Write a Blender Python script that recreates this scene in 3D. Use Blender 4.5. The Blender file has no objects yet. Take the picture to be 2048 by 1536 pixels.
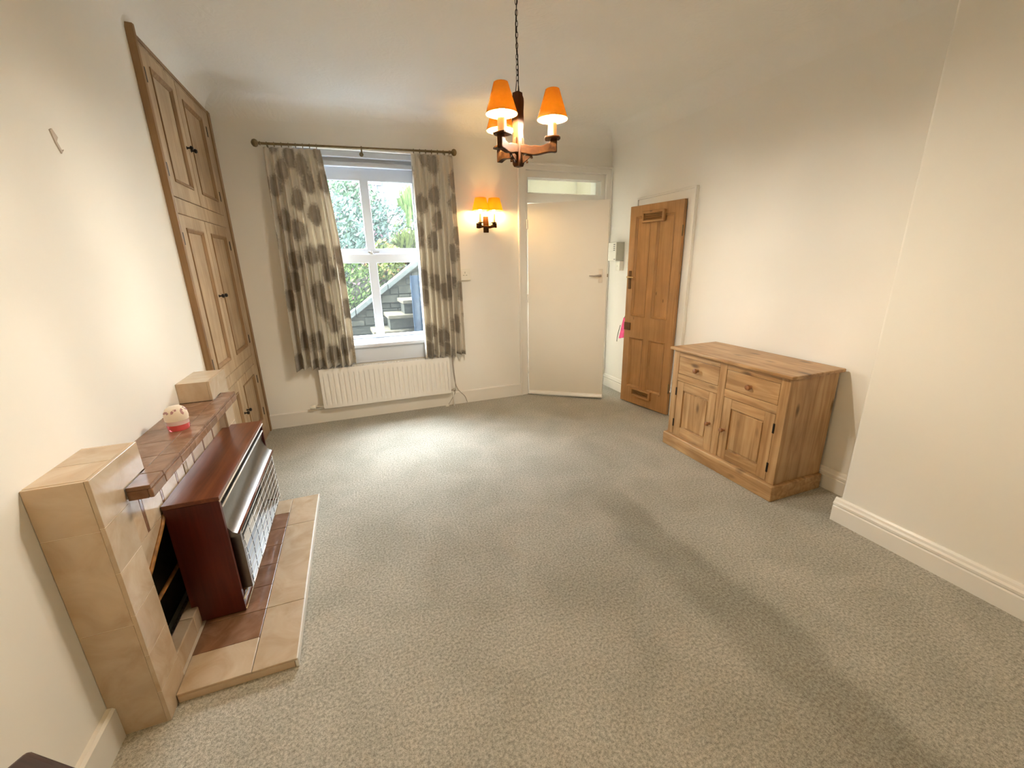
import bpy, bmesh, math, random
from mathutils import Vector, Matrix

# ------------------------------------------------------------------ camera
scene = bpy.context.scene
COL = scene.collection
YAW, PITCH, ROLL, FPX, EYE = math.radians(20.4), math.radians(16.5), math.radians(1.23), 826.0, 1.49
fwd = Vector((math.sin(YAW) * math.cos(PITCH), math.cos(YAW) * math.cos(PITCH), -math.sin(PITCH)))
rgt = Vector((math.cos(YAW), -math.sin(YAW), 0))
dwn = fwd.cross(rgt)
r2 = math.cos(ROLL) * rgt + math.sin(ROLL) * dwn
d2 = -math.sin(ROLL) * rgt + math.cos(ROLL) * dwn
cam_data = bpy.data.cameras.new('camera')
cam_data.sensor_fit = 'HORIZONTAL'
cam_data.sensor_width = 36.0
cam_data.lens = FPX / 2048 * 36.0
cam_data.clip_start = 0.02
cam = bpy.data.objects.new('camera', cam_data)
COL.objects.link(cam)
rot = Matrix((r2, -d2, -fwd)).transposed()
cam.matrix_world = Matrix.Translation((0, 0, EYE)) @ rot.to_4x4()
scene.camera = cam

# ------------------------------------------------------------------ world: bright overcast sky
SKY = 30.0
world = bpy.data.worlds.new('overcast_sky')
scene.world = world
world.use_nodes = True
bg = world.node_tree.nodes['Background']
bg.inputs['Color'].default_value = (0.90, 0.95, 1.0, 1)
bg.inputs['Strength'].default_value = SKY

scene.view_settings.view_transform = 'Standard'
scene.view_settings.look = 'None'
scene.view_settings.gamma = 1.0
scene.view_settings.use_curve_mapping = False
scene.view_settings.exposure = 1.25
scene.cycles.max_bounces = 7
scene.cycles.diffuse_bounces = 5
scene.cycles.glossy_bounces = 3
scene.cycles.transmission_bounces = 4
scene.cycles.transparent_max_bounces = 6

# sky light enters through the window: portal guides the sampling only
pl = bpy.data.lights.new('window_portal', 'AREA')
pl.shape = 'RECTANGLE'; pl.size = 1.08; pl.size_y = 1.70
pl.cycles.is_portal = True
po = bpy.data.objects.new('window_portal', pl)
po.location = (0.22, 4.62, 1.60)
po.rotation_euler = (math.radians(-90), 0, 0)
COL.objects.link(po)

BULB = 1.0        # overall lamp multiplier
random.seed(7)

# ------------------------------------------------------------------ materials
def new_mat(name):
    m = bpy.data.materials.new(name)
    m.use_nodes = True
    nt = m.node_tree
    b = nt.nodes['Principled BSDF']
    return m, nt, b

def nd(nt, t, **kw):
    n = nt.nodes.new(t)
    for k, v in kw.items():
        if k in n.inputs:
            n.inputs[k].default_value = v
        else:
            setattr(n, k, v)
    return n

def ramp(nt, fac, stops):
    r = nt.nodes.new('ShaderNodeValToRGB')
    els = r.color_ramp.elements
    while len(els) < len(stops):
        els.new(0.5)
    for e, (p, c) in zip(els, stops):
        e.position = p
        e.color = (c[0], c[1], c[2], 1) if len(c) == 3 else c
    nt.links.new(fac, r.inputs['Fac'])
    return r

def mixc(nt, fac, a, b, mode='MIX'):
    m = nt.nodes.new('ShaderNodeMix')
    m.data_type = 'RGBA'
    m.blend_type = mode
    for s, v in ((m.inputs[0], fac), (m.inputs[6], a), (m.inputs[7], b)):
        if isinstance(v, (int, float)):
            s.default_value = v
        elif isinstance(v, tuple):
            s.default_value = (v[0], v[1], v[2], 1)
        else:
            nt.links.new(v, s)
    return m.outputs[2]

def math_n(nt, op, a, b=None, c=None):
    m = nt.nodes.new('ShaderNodeMath')
    m.operation = op
    for i, v in enumerate((a, b, c)):
        if v is None:
            continue
        if isinstance(v, (int, float)):
            m.inputs[i].default_value = v
        else:
            nt.links.new(v, m.inputs[i])
    return m.outputs[0]

def obj_coords(nt, scale=(1, 1, 1), randomize=True):
    tc = nt.nodes.new('ShaderNodeTexCoord')
    mp = nt.nodes.new('ShaderNodeMapping')
    mp.inputs['Scale'].default_value = scale
    if randomize:
        oi = nt.nodes.new('ShaderNodeObjectInfo')
        ml = nt.nodes.new('ShaderNodeVectorMath'); ml.operation = 'SCALE'
        cb = nt.nodes.new('ShaderNodeCombineXYZ')
        nt.links.new(oi.outputs['Random'], cb.inputs[0])
        nt.links.new(oi.outputs['Random'], cb.inputs[1])
        nt.links.new(oi.outputs['Random'], cb.inputs[2])
        nt.links.new(cb.outputs[0], ml.inputs[0]); ml.inputs['Scale'].default_value = 7.3
        ad = nt.nodes.new('ShaderNodeVectorMath'); ad.operation = 'ADD'
        nt.links.new(tc.outputs['Object'], ad.inputs[0])
        nt.links.new(ml.outputs[0], ad.inputs[1])
        nt.links.new(ad.outputs[0], mp.inputs['Vector'])
    else:
        nt.links.new(tc.outputs['Object'], mp.inputs['Vector'])
    return mp.outputs['Vector']

def bump(nt, b, height, strength, dist):
    bp = nt.nodes.new('ShaderNodeBump')
    bp.inputs['Strength'].default_value = strength
    bp.inputs['Distance'].default_value = dist
    nt.links.new(height, bp.inputs['Height'])
    nt.links.new(bp.outputs['Normal'], b.inputs['Normal'])

def plain(name, col, rough=0.5, metal=0.0, spec=0.5, var=0.06, scale=30):
    m, nt, b = new_mat(name)
    v = obj_coords(nt)
    n = nd(nt, 'ShaderNodeTexNoise', Scale=scale, Detail=1.0)
    nt.links.new(v, n.inputs['Vector'])
    lo = tuple(c * (1 - var) for c in col); hi = tuple(min(1, c * (1 + var)) for c in col)
    r = ramp(nt, n.outputs['Fac'], [(0.3, lo), (0.7, hi)])
    nt.links.new(r.outputs['Color'], b.inputs['Base Color'])
    b.inputs['Roughness'].default_value = rough
    b.inputs['Metallic'].default_value = metal
    b.inputs['Specular IOR Level'].default_value = spec
    return m

def wood(name, c_dark, c_mid, c_light, axis, rough=0.45, knots=0.0, grain=26, coat=0.0, c_knot=None, contrast=1.0):
    m, nt, b = new_mat(name)
    sc = [grain] * 3
    sc['xyz'.index(axis)] = 1.6
    v = obj_coords(nt, tuple(sc))
    n = nd(nt, 'ShaderNodeTexNoise', Scale=1.0, Detail=3.0, Roughness=0.62, Distortion=0.9)
    nt.links.new(v, n.inputs['Vector'])
    r = ramp(nt, n.outputs['Fac'], [(0.5 - 0.22 / contrast, c_dark), (0.5, c_mid), (0.5 + 0.2 / contrast, c_light)])
    colr = r.outputs['Color']
    v2 = obj_coords(nt, (1, 1, 1))
    n2 = nd(nt, 'ShaderNodeTexNoise', Scale=5.0, Detail=2.0)
    nt.links.new(v2, n2.inputs['Vector'])
    sh = ramp(nt, n2.outputs['Fac'], [(0.3, (0.86, 0.86, 0.86)), (0.7, (1.08, 1.08, 1.08))])
    colr = mixc(nt, 1.0, colr, sh.outputs['Color'], 'MULTIPLY')
    if knots > 0:
        ks = [9.0] * 3
        ks['xyz'.index(axis)] = 3.4
        v3 = obj_coords(nt, tuple(ks))
        vo = nd(nt, 'ShaderNodeTexVoronoi', Scale=1.0, Randomness=1.0)
        nt.links.new(v3, vo.inputs['Vector'])
        kr = ramp(nt, vo.outputs['Distance'], [(0.0, (1, 1, 1)), (0.07 * knots, (0.8, 0.8, 0.8)), (0.16 * knots, (0, 0, 0))])
        ck = c_knot or tuple(x * 0.35 for x in c_dark)
        colr = mixc(nt, kr.outputs['Color'], colr, ck)
    nt.links.new(colr, b.inputs['Base Color'])
    b.inputs['Roughness'].default_value = rough
    b.inputs['Coat Weight'].default_value = coat
    b.inputs['Coat Roughness'].default_value = 0.2
    bump(nt, b, n.outputs['Fac'], 0.12, 0.002)
    return m

def stone(name, c1, c2, c3, rough=0.3, scale=7.0, vein=True, tint=0.0):
    m, nt, b = new_mat(name)
    v = obj_coords(nt)
    n = nd(nt, 'ShaderNodeTexNoise', Scale=scale, Detail=4.0, Roughness=0.6, Distortion=1.2)
    nt.links.new(v, n.inputs['Vector'])
    r = ramp(nt, n.outputs['Fac'], [(0.28, c1), (0.5, c2), (0.72, c3)])
    colr = r.outputs['Color']
    if tint > 0:
        oi = nt.nodes.new('ShaderNodeObjectInfo')
        tr = ramp(nt, oi.outputs['Random'], [(0.0, (1 - tint,) * 3), (1.0, (1 + tint * 0.6, 1 + tint * 0.5, 1 + tint * 0.4))])
        colr = mixc(nt, 1.0, colr, tr.outputs['Color'], 'MULTIPLY')
    nt.links.new(colr, b.inputs['Base Color'])
    b.inputs['Roughness'].default_value = rough
    return m

def paint(name, col, bump_s=0.05, swirl=False):
    m, nt, b = new_mat(name)
    v = obj_coords(nt, (1, 1, 1), False)
    n = nd(nt, 'ShaderNodeTexNoise', Scale=2.2, Detail=1.0)
    nt.links.new(v, n.inputs['Vector'])
    r = ramp(nt, n.outputs['Fac'], [(0.25, tuple(c * 0.97 for c in col)), (0.75, col)])
    nt.links.new(r.outputs['Color'], b.inputs['Base Color'])
    b.inputs['Roughness'].default_value = 0.85
    b.inputs['Specular IOR Level'].default_value = 0.0
    if swirl:
        w = nd(nt, 'ShaderNodeTexNoise', Scale=9.0, Detail=1.5, Distortion=3.5)
        nt.links.new(v, w.inputs['Vector'])
        bump(nt, b, w.outputs['Fac'], bump_s, 0.012)
    return m

M_WALL = paint('cream_wall_paint', (0.86, 0.833, 0.772))
M_CEIL = paint('swirled_ceiling_plaster', (0.87, 0.845, 0.79), 0.22, True)
M_LOBBY = paint('warm_cream_lobby_paint', (0.82, 0.78, 0.66))
M_GLOSS = plain('white_gloss_paint', (0.82, 0.79, 0.73), 0.32, var=0.015, scale=3)
M_DOORW = plain('cream_white_door_paint', (0.80, 0.755, 0.67), 0.42, var=0.015, scale=3)
M_UPVC = plain('white_window_paint', (0.62, 0.66, 0.73), 0.35, var=0.01, scale=3)
M_RAD = plain('white_radiator_enamel', (0.82, 0.79, 0.74), 0.35, var=0.01, scale=4)
M_WHITEP = plain('white_plastic', (0.82, 0.79, 0.70), 0.4, var=0.01)
M_GREYP = plain('grey_plastic', (0.50, 0.49, 0.40), 0.5, var=0.02)
M_DARK = plain('dark_slot', (0.03, 0.028, 0.025), 0.7, var=0.02)
M_GAP = plain('dark_gap_wood', (0.10, 0.06, 0.03), 0.9, var=0.1)
M_IRON = plain('blackened_iron', (0.02, 0.014, 0.010), 0.45, metal=0.6, var=0.2)
M_BRASS = plain('antique_brass', (0.20, 0.145, 0.075), 0.38, metal=0.9, var=0.15)
M_BRONZE = plain('bronze_plate', (0.16, 0.085, 0.04), 0.35, metal=0.8, var=0.12)
M_CHROME = plain('polished_chrome', (0.80, 0.80, 0.80), 0.12, metal=1.0, var=0.02)
M_ALU = plain('brushed_aluminium', (0.24, 0.215, 0.195), 0.30, metal=1.0, var=0.04, scale=60)
M_SILVER = plain('polished_steel_reflector', (0.92, 0.93, 0.95), 0.28, metal=1.0, var=0.02)
M_WIRE = plain('bright_nickel_wire', (0.80, 0.78, 0.75), 0.4, metal=0.4, var=0.02)
M_CREAMCANDLE = plain('cream_candle_tube', (0.86, 0.76, 0.50), 0.5, var=0.03)
M_PIPE = plain('copper_pipe_painted', (0.55, 0.42, 0.30), 0.4, var=0.08)

PINE = ((0.33, 0.175, 0.065), (0.45, 0.265, 0.115), (0.54, 0.345, 0.17))
M_PINE = {a: wood('waxed_pine_' + a, *PINE, a, 0.42, knots=1.15, coat=0.15, contrast=1.35, grain=20) for a in 'xyz'}
PDOOR = ((0.33, 0.165, 0.055), (0.40, 0.21, 0.075), (0.45, 0.245, 0.095))
M_PDOOR = {a: wood('stripped_pine_' + a, *PDOOR, a, 0.5, knots=0.5) for a in 'xyz'}
CUP = ((0.33, 0.215, 0.115), (0.42, 0.295, 0.17), (0.48, 0.35, 0.215))
M_CUP = {a: wood('pale_aged_pine_' + a, *CUP, a, 0.55, knots=0.45, grain=18) for a in 'xyz'}
CUPD = ((0.21, 0.115, 0.045), (0.27, 0.155, 0.065), (0.32, 0.195, 0.09))
M_CUPD = {a: wood('brown_pine_moulding_' + a, *CUPD, a, 0.55, grain=22) for a in 'xyz'}
M_MAHOG = {a: wood('mahogany_veneer_' + a, (0.10, 0.022, 0.007), (0.155, 0.040, 0.013), (0.205, 0.064, 0.022), a, 0.28, grain=34, coat=0.3) for a in 'xyz'}
M_MAHOG_SHADED = wood('mahogany_veneer_shaded', (0.060, 0.006, 0.003), (0.085, 0.009, 0.0045), (0.11, 0.014, 0.007), 'z', 0.35, grain=34)  # same mahogany, with the case sides' shade put into a darker, redder colour
M_OAK = {a: wood('rustic_dark_oak_' + a, (0.022, 0.0075, 0.0018), (0.044, 0.0165, 0.0040), (0.070, 0.028, 0.007), a, 0.5, grain=40, coat=0.0) for a in 'xyz'}
for m_ in M_OAK.values():
    m_.node_tree.nodes['Principled BSDF'].inputs['Specular IOR Level'].default_value = 0.12
M_DWOOD = {a: wood('very_dark_wood_' + a, (0.02, 0.008, 0.007), (0.035, 0.013, 0.011), (0.05, 0.02, 0.016), a, 0.35, grain=30, coat=0.3) for a in 'xyz'}
M_TILE = stone('beige_marble_tile', (0.47, 0.345, 0.225), (0.545, 0.425, 0.30), (0.61, 0.50, 0.375), 0.25, 6.0, tint=0.08)
M_BROWNT = stone('brown_marble_tile', (0.17, 0.083, 0.045), (0.24, 0.128, 0.075), (0.32, 0.19, 0.125), 0.22, 9.0, tint=0.12)
M_GROUT = plain('pale_grout', (0.70, 0.60, 0.47), 0.8, var=0.05)
M_SOOT = plain('soot_dark_firebox', (0.055, 0.042, 0.025), 0.95, var=0.3, scale=9)
M_RUST = plain('rusty_trim', (0.33, 0.14, 0.025), 0.6, var=0.35, scale=40)

def carpet_mat():
    m, nt, b = new_mat('sage_beige_carpet')
    v = obj_coords(nt, (1, 1, 1), False)
    fine = nd(nt, 'ShaderNodeTexNoise', Scale=480.0, Detail=1.0, Roughness=0.7)
    med = nd(nt, 'ShaderNodeTexNoise', Scale=95.0, Detail=2.5, Roughness=0.75)
    big = nd(nt, 'ShaderNodeTexNoise', Scale=2.6, Detail=2.0, Roughness=0.55, Distortion=0.6)
    for n in (fine, med, big):
        nt.links.new(v, n.inputs['Vector'])
    f = math_n(nt, 'ADD', math_n(nt, 'MULTIPLY', fine.outputs['Fac'], 0.4), math_n(nt, 'MULTIPLY', med.outputs['Fac'], 0.6))
    r = ramp(nt, f, [(0.38, (0.265, 0.250, 0.208)), (0.5, (0.455, 0.432, 0.372)), (0.62, (0.64, 0.612, 0.54))])
    c = r.outputs['Color']
    br = ramp(nt, big.outputs['Fac'], [(0.32, (0.90, 0.91, 0.90)), (0.68, (1.08, 1.08, 1.08))])
    c = mixc(nt, 1.0, c, br.outputs['Color'], 'MULTIPLY')
    # darker stripe with wavering edges worked into the carpet colour
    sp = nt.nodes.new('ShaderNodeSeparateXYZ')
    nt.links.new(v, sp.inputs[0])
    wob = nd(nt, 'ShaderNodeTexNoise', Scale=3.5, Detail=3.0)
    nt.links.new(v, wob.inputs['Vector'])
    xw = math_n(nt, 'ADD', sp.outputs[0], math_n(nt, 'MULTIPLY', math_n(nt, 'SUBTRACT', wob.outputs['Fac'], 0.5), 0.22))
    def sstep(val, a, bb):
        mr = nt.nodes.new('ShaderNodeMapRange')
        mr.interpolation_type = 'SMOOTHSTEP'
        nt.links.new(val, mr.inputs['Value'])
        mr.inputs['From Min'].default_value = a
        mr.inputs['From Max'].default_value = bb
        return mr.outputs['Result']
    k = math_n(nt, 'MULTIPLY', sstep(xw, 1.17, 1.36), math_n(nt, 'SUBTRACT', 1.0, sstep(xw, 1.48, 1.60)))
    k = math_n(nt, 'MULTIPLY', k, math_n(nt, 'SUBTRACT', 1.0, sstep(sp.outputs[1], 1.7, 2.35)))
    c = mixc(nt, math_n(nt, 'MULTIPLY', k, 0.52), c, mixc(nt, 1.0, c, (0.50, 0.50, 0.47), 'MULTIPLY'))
    nt.links.new(c, b.inputs['Base Color'])
    b.inputs['Roughness'].default_value = 0.95
    b.inputs['Specular IOR Level'].default_value = 0.0
    bump(nt, b, f, 0.55, 0.012)
    return m
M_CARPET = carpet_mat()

def glass_mat():
    m = bpy.data.materials.new('clear_window_glass')
    m.use_nodes = True
    nt = m.node_tree
    nt.nodes.clear()
    out = nt.nodes.new('ShaderNodeOutputMaterial')
    tr = nt.nodes.new('ShaderNodeBsdfTransparent')
    tr.inputs['Color'].default_value = (0.93, 0.96, 0.97, 1)
    gl = nt.nodes.new('ShaderNodeBsdfGlossy')
    gl.inputs['Roughness'].default_value = 0.02
    n = nt.nodes.new('ShaderNodeTexNoise'); n.inputs['Scale'].default_value = 3.0
    mr = nt.nodes.new('ShaderNodeMapRange')
    mr.inputs['To Min'].default_value = 0.02; mr.inputs['To Max'].default_value = 0.05
    nt.links.new(n.outputs['Fac'], mr.inputs['Value'])
    mx = nt.nodes.new('ShaderNodeMixShader')
    nt.links.new(mr.outputs['Result'], mx.inputs[0])
    nt.links.new(tr.outputs[0], mx.inputs[1]); nt.links.new(gl.outputs[0], mx.inputs[2])
    du = nt.nodes.new('ShaderNodeBsdfTranslucent'); du.inputs['Color'].default_value = (0.85, 0.95, 1.0, 1)
    mx2 = nt.nodes.new('ShaderNodeMixShader'); mx2.inputs[0].default_value = 0.005      # faint translucent veil added to wash out the view
    nt.links.new(mx.outputs[0], mx2.inputs[1]); nt.links.new(du.outputs[0], mx2.inputs[2])
    nt.links.new(mx2.outputs[0], out.inputs['Surface'])
    return m
M_GLASS = glass_mat()

def frost_mat():
    m = bpy.data.materials.new('obscured_overlight_glass')
    m.use_nodes = True
    nt = m.node_tree
    b = nt.nodes['Principled BSDF']
    b.inputs['Base Color'].default_value = (0.9, 0.92, 0.85, 1)
    b.inputs['Transmission Weight'].default_value = 1.0
    b.inputs['Roughness'].default_value = 0.25
    b.inputs['IOR'].default_value = 1.1
    return m
M_FROST = frost_mat()

def emit(name, col, strength):
    m = bpy.data.materials.new(name)
    m.use_nodes = True
    nt = m.node_tree
    nt.nodes.clear()
    out = nt.nodes.new('ShaderNodeOutputMaterial')
    e = nt.nodes.new('ShaderNodeEmission')
    e.inputs['Color'].default_value = (*col, 1)
    e.inputs['Strength'].default_value = strength
    nt.links.new(e.outputs[0], out.inputs['Surface'])
    return m
M_BULB = emit('warm_bulb_glow', (1.0, 0.89, 0.73), 1480.0 * BULB)
M_BULB2 = emit('warm_wall_bulb_glow', (1.0, 0.64, 0.24), 330.0 * BULB)
M_BULB3 = emit('warm_wall_bulb_bright', (1.0, 0.66, 0.26), 720.0 * BULB)

def shade_mat(name, outer, trans, glow):
    m = bpy.data.materials.new(name)
    m.use_nodes = True
    nt = m.node_tree
    nt.nodes.clear()
    out = nt.nodes.new('ShaderNodeOutputMaterial')
    df = nt.nodes.new('ShaderNodeBsdfDiffuse'); df.inputs['Color'].default_value = (*outer, 1)
    tl = nt.nodes.new('ShaderNodeBsdfTranslucent'); tl.inputs['Color'].default_value = (*trans, 1)
    n = nt.nodes.new('ShaderNodeTexNoise'); n.inputs['Scale'].default_value = 60.0
    tc = nt.nodes.new('ShaderNodeTexCoord')
    nt.links.new(tc.outputs['Object'], n.inputs['Vector'])
    mx = nt.nodes.new('ShaderNodeMixShader')
    mr = nt.nodes.new('ShaderNodeMapRange'); mr.inputs['To Min'].default_value = 0.42; mr.inputs['To Max'].default_value = 0.58
    nt.links.new(n.outputs['Fac'], mr.inputs['Value']); nt.links.new(mr.outputs['Result'], mx.inputs[0])
    nt.links.new(df.outputs[0], mx.inputs[1]); nt.links.new(tl.outputs[0], mx.inputs[2])
    nt.links.new(mx.outputs[0], out.inputs['Surface'])
    return m
M_SHADE = shade_mat('orange_paper_shade', (0.80, 0.35, 0.08), (0.19, 0.105, 0.0009), 0)
M_SHADE2 = shade_mat('yellow_orange_wall_shade', (0.80, 0.42, 0.08), (0.50, 0.36, 0.004), 0)
M_SEAM = plain('shade_seam', (0.45, 0.12, 0.02), 0.8)

def curtain_mat():
    m = bpy.data.materials.new('floral_linen_curtain')
    m.use_nodes = True
    nt = m.node_tree
    b = nt.nodes['Principled BSDF']
    out = nt.nodes['Material Output']
    uv = nt.nodes.new('ShaderNodeUVMap')
    mp = nt.nodes.new('ShaderNodeMapping')
    mp.inputs['Scale'].default_value = (4.4, 4.2, 1)
    nt.links.new(uv.outputs[0], mp.inputs['Vector'])
    vo = nd(nt, 'ShaderNodeTexVoronoi', Scale=1.0, Randomness=0.9)
    vo.voronoi_dimensions = '2D'
    nt.links.new(mp.outputs[0], vo.inputs['Vector'])
    nz = nd(nt, 'ShaderNodeTexNoise', Scale=70.0, Detail=3.0)
    nt.links.new(uv.outputs[0], nz.inputs['Vector'])
    nz2 = nd(nt, 'ShaderNodeTexNoise', Scale=16.0, Detail=2.0)
    nt.links.new(uv.outputs[0], nz2.inputs['Vector'])
    d = math_n(nt, 'ADD', vo.outputs['Distance'], math_n(nt, 'MULTIPLY', math_n(nt, 'SUBTRACT', nz.outputs['Fac'], 0.5), 0.22))
    d = math_n(nt, 'ADD', d, math_n(nt, 'MULTIPLY', math_n(nt, 'SUBTRACT', nz2.outputs['Fac'], 0.5), 0.30))
    r = ramp(nt, d, [(0.0, (0.70, 0.70, 0.70)), (0.30, (0.92, 0.92, 0.92)), (0.43, (0, 0, 0))])
    taup = mixc(nt, nz.outputs['Fac'], (0.31, 0.26, 0.20), (0.50, 0.44, 0.36))
    c = mixc(nt, r.outputs['Color'], (0.78, 0.72, 0.62), taup)
    # woven thread
    wv = nd(nt, 'ShaderNodeTexNoise', Scale=1.0, Detail=2.0)
    mp2 = nt.nodes.new('ShaderNodeMapping'); mp2.inputs['Scale'].default_value = (420, 30, 1)
    nt.links.new(uv.outputs[0], mp2.inputs['Vector']); nt.links.new(mp2.outputs[0], wv.inputs['Vector'])
    sh = ramp(nt, wv.outputs['Fac'], [(0.3, (0.9, 0.9, 0.9)), (0.7, (1.04, 1.04, 1.04))])
    c = mixc(nt, 1.0, c, sh.outputs['Color'], 'MULTIPLY')
    nt.links.new(c, b.inputs['Base Color'])
    b.inputs['Roughness'].default_value = 0.9
    tl = nt.nodes.new('ShaderNodeBsdfTranslucent')
    nt.links.new(c, tl.inputs['Color'])
    mx = nt.nodes.new('ShaderNodeMixShader'); mx.inputs[0].default_value = 0.20
    nt.links.new(b.outputs[0], mx.inputs[1]); nt.links.new(tl.outputs[0], mx.inputs[2])
    nt.links.new(mx.outputs[0], out.inputs['Surface'])
    return m
M_CURT = curtain_mat()

# ------------------------------------------------------------------ mesh builder
class B:
    def __init__(self):
        self.bm = bmesh.new()
        self.bev = 0.0
        self.M = None
    def _v(self, co):
        co = Vector(co)
        if self.M is not None:
            co = self.M @ co
        return self.bm.verts.new(co)
    def face(self, vs, smooth=False):
        try:
            f = self.bm.faces.new(vs); f.smooth = smooth
            return f
        except ValueError:
            return None
    def box(self, x0, x1, y0, y1, z0, z1):
        v = [self._v((x, y, z)) for z in (z0, z1) for y in (y0, y1) for x in (x0, x1)]
        for q in ((0, 2, 3, 1), (4, 5, 7, 6), (0, 1, 5, 4), (2, 6, 7, 3), (0, 4, 6, 2), (1, 3, 7, 5)):
            self.face([v[i] for i in q])
        return self
    def prism(self, poly, axis, a, b, smooth=False):
        def pt(p, d):
            return {'x': (d, p[0], p[1]), 'y': (p[0], d, p[1]), 'z': (p[0], p[1], d)}[axis]
        va = [self._v(pt(p, a)) for p in poly]
        vb = [self._v(pt(p, b)) for p in poly]
        n = len(poly)
        self.face(va); self.face(vb[::-1])
        for i in range(n):
            self.face([va[i], va[(i + 1) % n], vb[(i + 1) % n], vb[i]], smooth)
        return self
    def plate(self, axis, us, vs, holes, d0, d1):
        def pt(u, v, d):
            return {'x': (d, u, v), 'y': (u, d, v), 'z': (u, v, d)}[axis]
        us = sorted(set(us)); vs = sorted(set(vs))
        def hole(i, j):
            if i < 0 or j < 0 or i >= len(us) - 1 or j >= len(vs) - 1:
                return True
            u = (us[i] + us[i + 1]) / 2; v = (vs[j] + vs[j + 1]) / 2
            return any(h[0] < u < h[1] and h[2] < v < h[3] for h in holes)
        cache = {}
        def V(i, j, k):
            if (i, j, k) not in cache:
                cache[(i, j, k)] = self._v(pt(us[i], vs[j], (d0, d1)[k]))
            return cache[(i, j, k)]
        for i in range(len(us) - 1):
            for j in range(len(vs) - 1):
                if hole(i, j):
                    continue
                for k in (0, 1):
                    self.face([V(i, j, k), V(i + 1, j, k), V(i + 1, j + 1, k), V(i, j + 1, k)])
                if hole(i - 1, j): self.face([V(i, j, 0), V(i, j, 1), V(i, j + 1, 1), V(i, j + 1, 0)])
                if hole(i + 1, j): self.face([V(i + 1, j, 0), V(i + 1, j, 1), V(i + 1, j + 1, 1), V(i + 1, j + 1, 0)])
                if hole(i, j - 1): self.face([V(i, j, 0), V(i, j, 1), V(i + 1, j, 1), V(i + 1, j, 0)])
                if hole(i, j + 1): self.face([V(i, j + 1, 0), V(i, j + 1, 1), V(i + 1, j + 1, 1), V(i + 1, j + 1, 0)])
        return self
    def ringmould(self, axis, rect, prof):
        """closed frame moulding: prof = closed loop of (inset, depth)"""
        u0, u1, v0, v1 = rect
        def pt(u, v, d):
            return {'x': (d, u, v), 'y': (u, d, v), 'z': (u, v, d)}[axis]
        loops = []
        for ins, d in prof:
            loops.append([self._v(pt(u, v, d)) for u, v in ((u0 + ins, v0 + ins), (u1 - ins, v0 + ins), (u1 - ins, v1 - ins), (u0 + ins, v1 - ins))])
        n = len(loops)
        for a in range(n):
            la, lb = loops[a], loops[(a + 1) % n]
            for i in range(4):
                self.face([la[i], la[(i + 1) % 4], lb[(i + 1) % 4], lb[i]])
        return self
    def lathe(self, prof, c=(0, 0, 0), axis='z', seg=24, sign=1, smooth=True):
        """prof: list of (radius, height)"""
        c = Vector(c)
        rings = []
        def pt(r, h, a):
            x, y = r * math.cos(a), r * math.sin(a)
            h *= sign
            return c + Vector({'z': (x, y, h), 'x': (h, x, y), 'y': (x, h, y)}[axis])
        for r, h in prof:
            if r < 1e-6:
                rings.append([self._v(pt(0, h, 0))])
            else:
                rings.append([self._v(pt(r, h, 2 * math.pi * i / seg)) for i in range(seg)])
        for a, b in zip(rings, rings[1:]):
            if len(a) == 1 and len(b) == 1:
                continue
            for i in range(seg):
                j = (i + 1) % seg
                if len(a) == 1: self.face([a[0], b[i], b[j]], smooth)
                elif len(b) == 1: self.face([a[i], a[j], b[0]], smooth)
                else: self.face([a[i], a[j], b[j], b[i]], smooth)
        if len(rings[0]) > 1 and self.caps: self.face(rings[0][::-1])
        if len(rings[-1]) > 1 and self.caps: self.face(rings[-1])
        return self
    caps = True
    def tube(self, pts, r, seg=8, closed=False):
        pts = [Vector(p) for p in pts]
        n = len(pts)
        rings = []
        up = Vector((0.13, 0.27, 0.95)).normalized()
        for i, p in enumerate(pts):
            if closed:
                t = pts[(i + 1) % n] - pts[i - 1]
            else:
                t = pts[min(i + 1, n - 1)] - pts[max(i - 1, 0)]
            t.normalize()
            a = up - t * up.dot(t)
            if a.length < 1e-3:
                a = Vector((1, 0, 0)) - t * t.x
            a.normalize(); up = a
            b2 = t.cross(a)
            rr = r[i] if isinstance(r, (list, tuple)) else r
            rings.append([self._v(p + rr * (math.cos(2 * math.pi * k / seg) * a + math.sin(2 * math.pi * k / seg) * b2)) for k in range(seg)])
        m = n if closed else n - 1
        for i in range(m):
            a, b2 = rings[i], rings[(i + 1) % n]
            for k in range(seg):
                self.face([a[k], a[(k + 1) % seg], b2[(k + 1) % seg], b2[k]], True)
        if not closed:
            self.face(rings[0][::-1]); self.face(rings[-1])
        return self
    def sheet(self, rows, smooth=True, closed_u=False):
        """rows: list of lists of points"""
        vs = [[self._v(p) for p in r] for r in rows]
        for a, b2 in zip(vs, vs[1:]):
            n = len(a)
            for i in range(n if closed_u else n - 1):
                self.face([a[i], a[(i + 1) % n], b2[(i + 1) % n], b2[i]], smooth)
        return self
    def bevel(self, w, seg=2):
        bmesh.ops.recalc_face_normals(self.bm, faces=self.bm.faces)
        ed = [e for e in self.bm.edges if len(e.link_faces) == 2 and e.calc_face_angle(0) > 0.6]
        bmesh.ops.bevel(self.bm, geom=ed, offset=w, segments=seg, affect='EDGES', profile=0.5, clamp_overlap=True)
        return self
    def mesh(self, name, mat, shift=None):
        bmesh.ops.recalc_face_normals(self.bm, faces=self.bm.faces)
        if shift is not None:
            bmesh.ops.translate(self.bm, verts=self.bm.verts, vec=-Vector(shift))
        for e in self.bm.edges:
            if len(e.link_faces) == 2 and e.calc_face_angle(0) > 0.6:
                e.smooth = False
        me = bpy.data.meshes.new(name)
        self.bm.to_mesh(me)
        self.bm.free()
        me.materials.append(mat)
        return me

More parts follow.
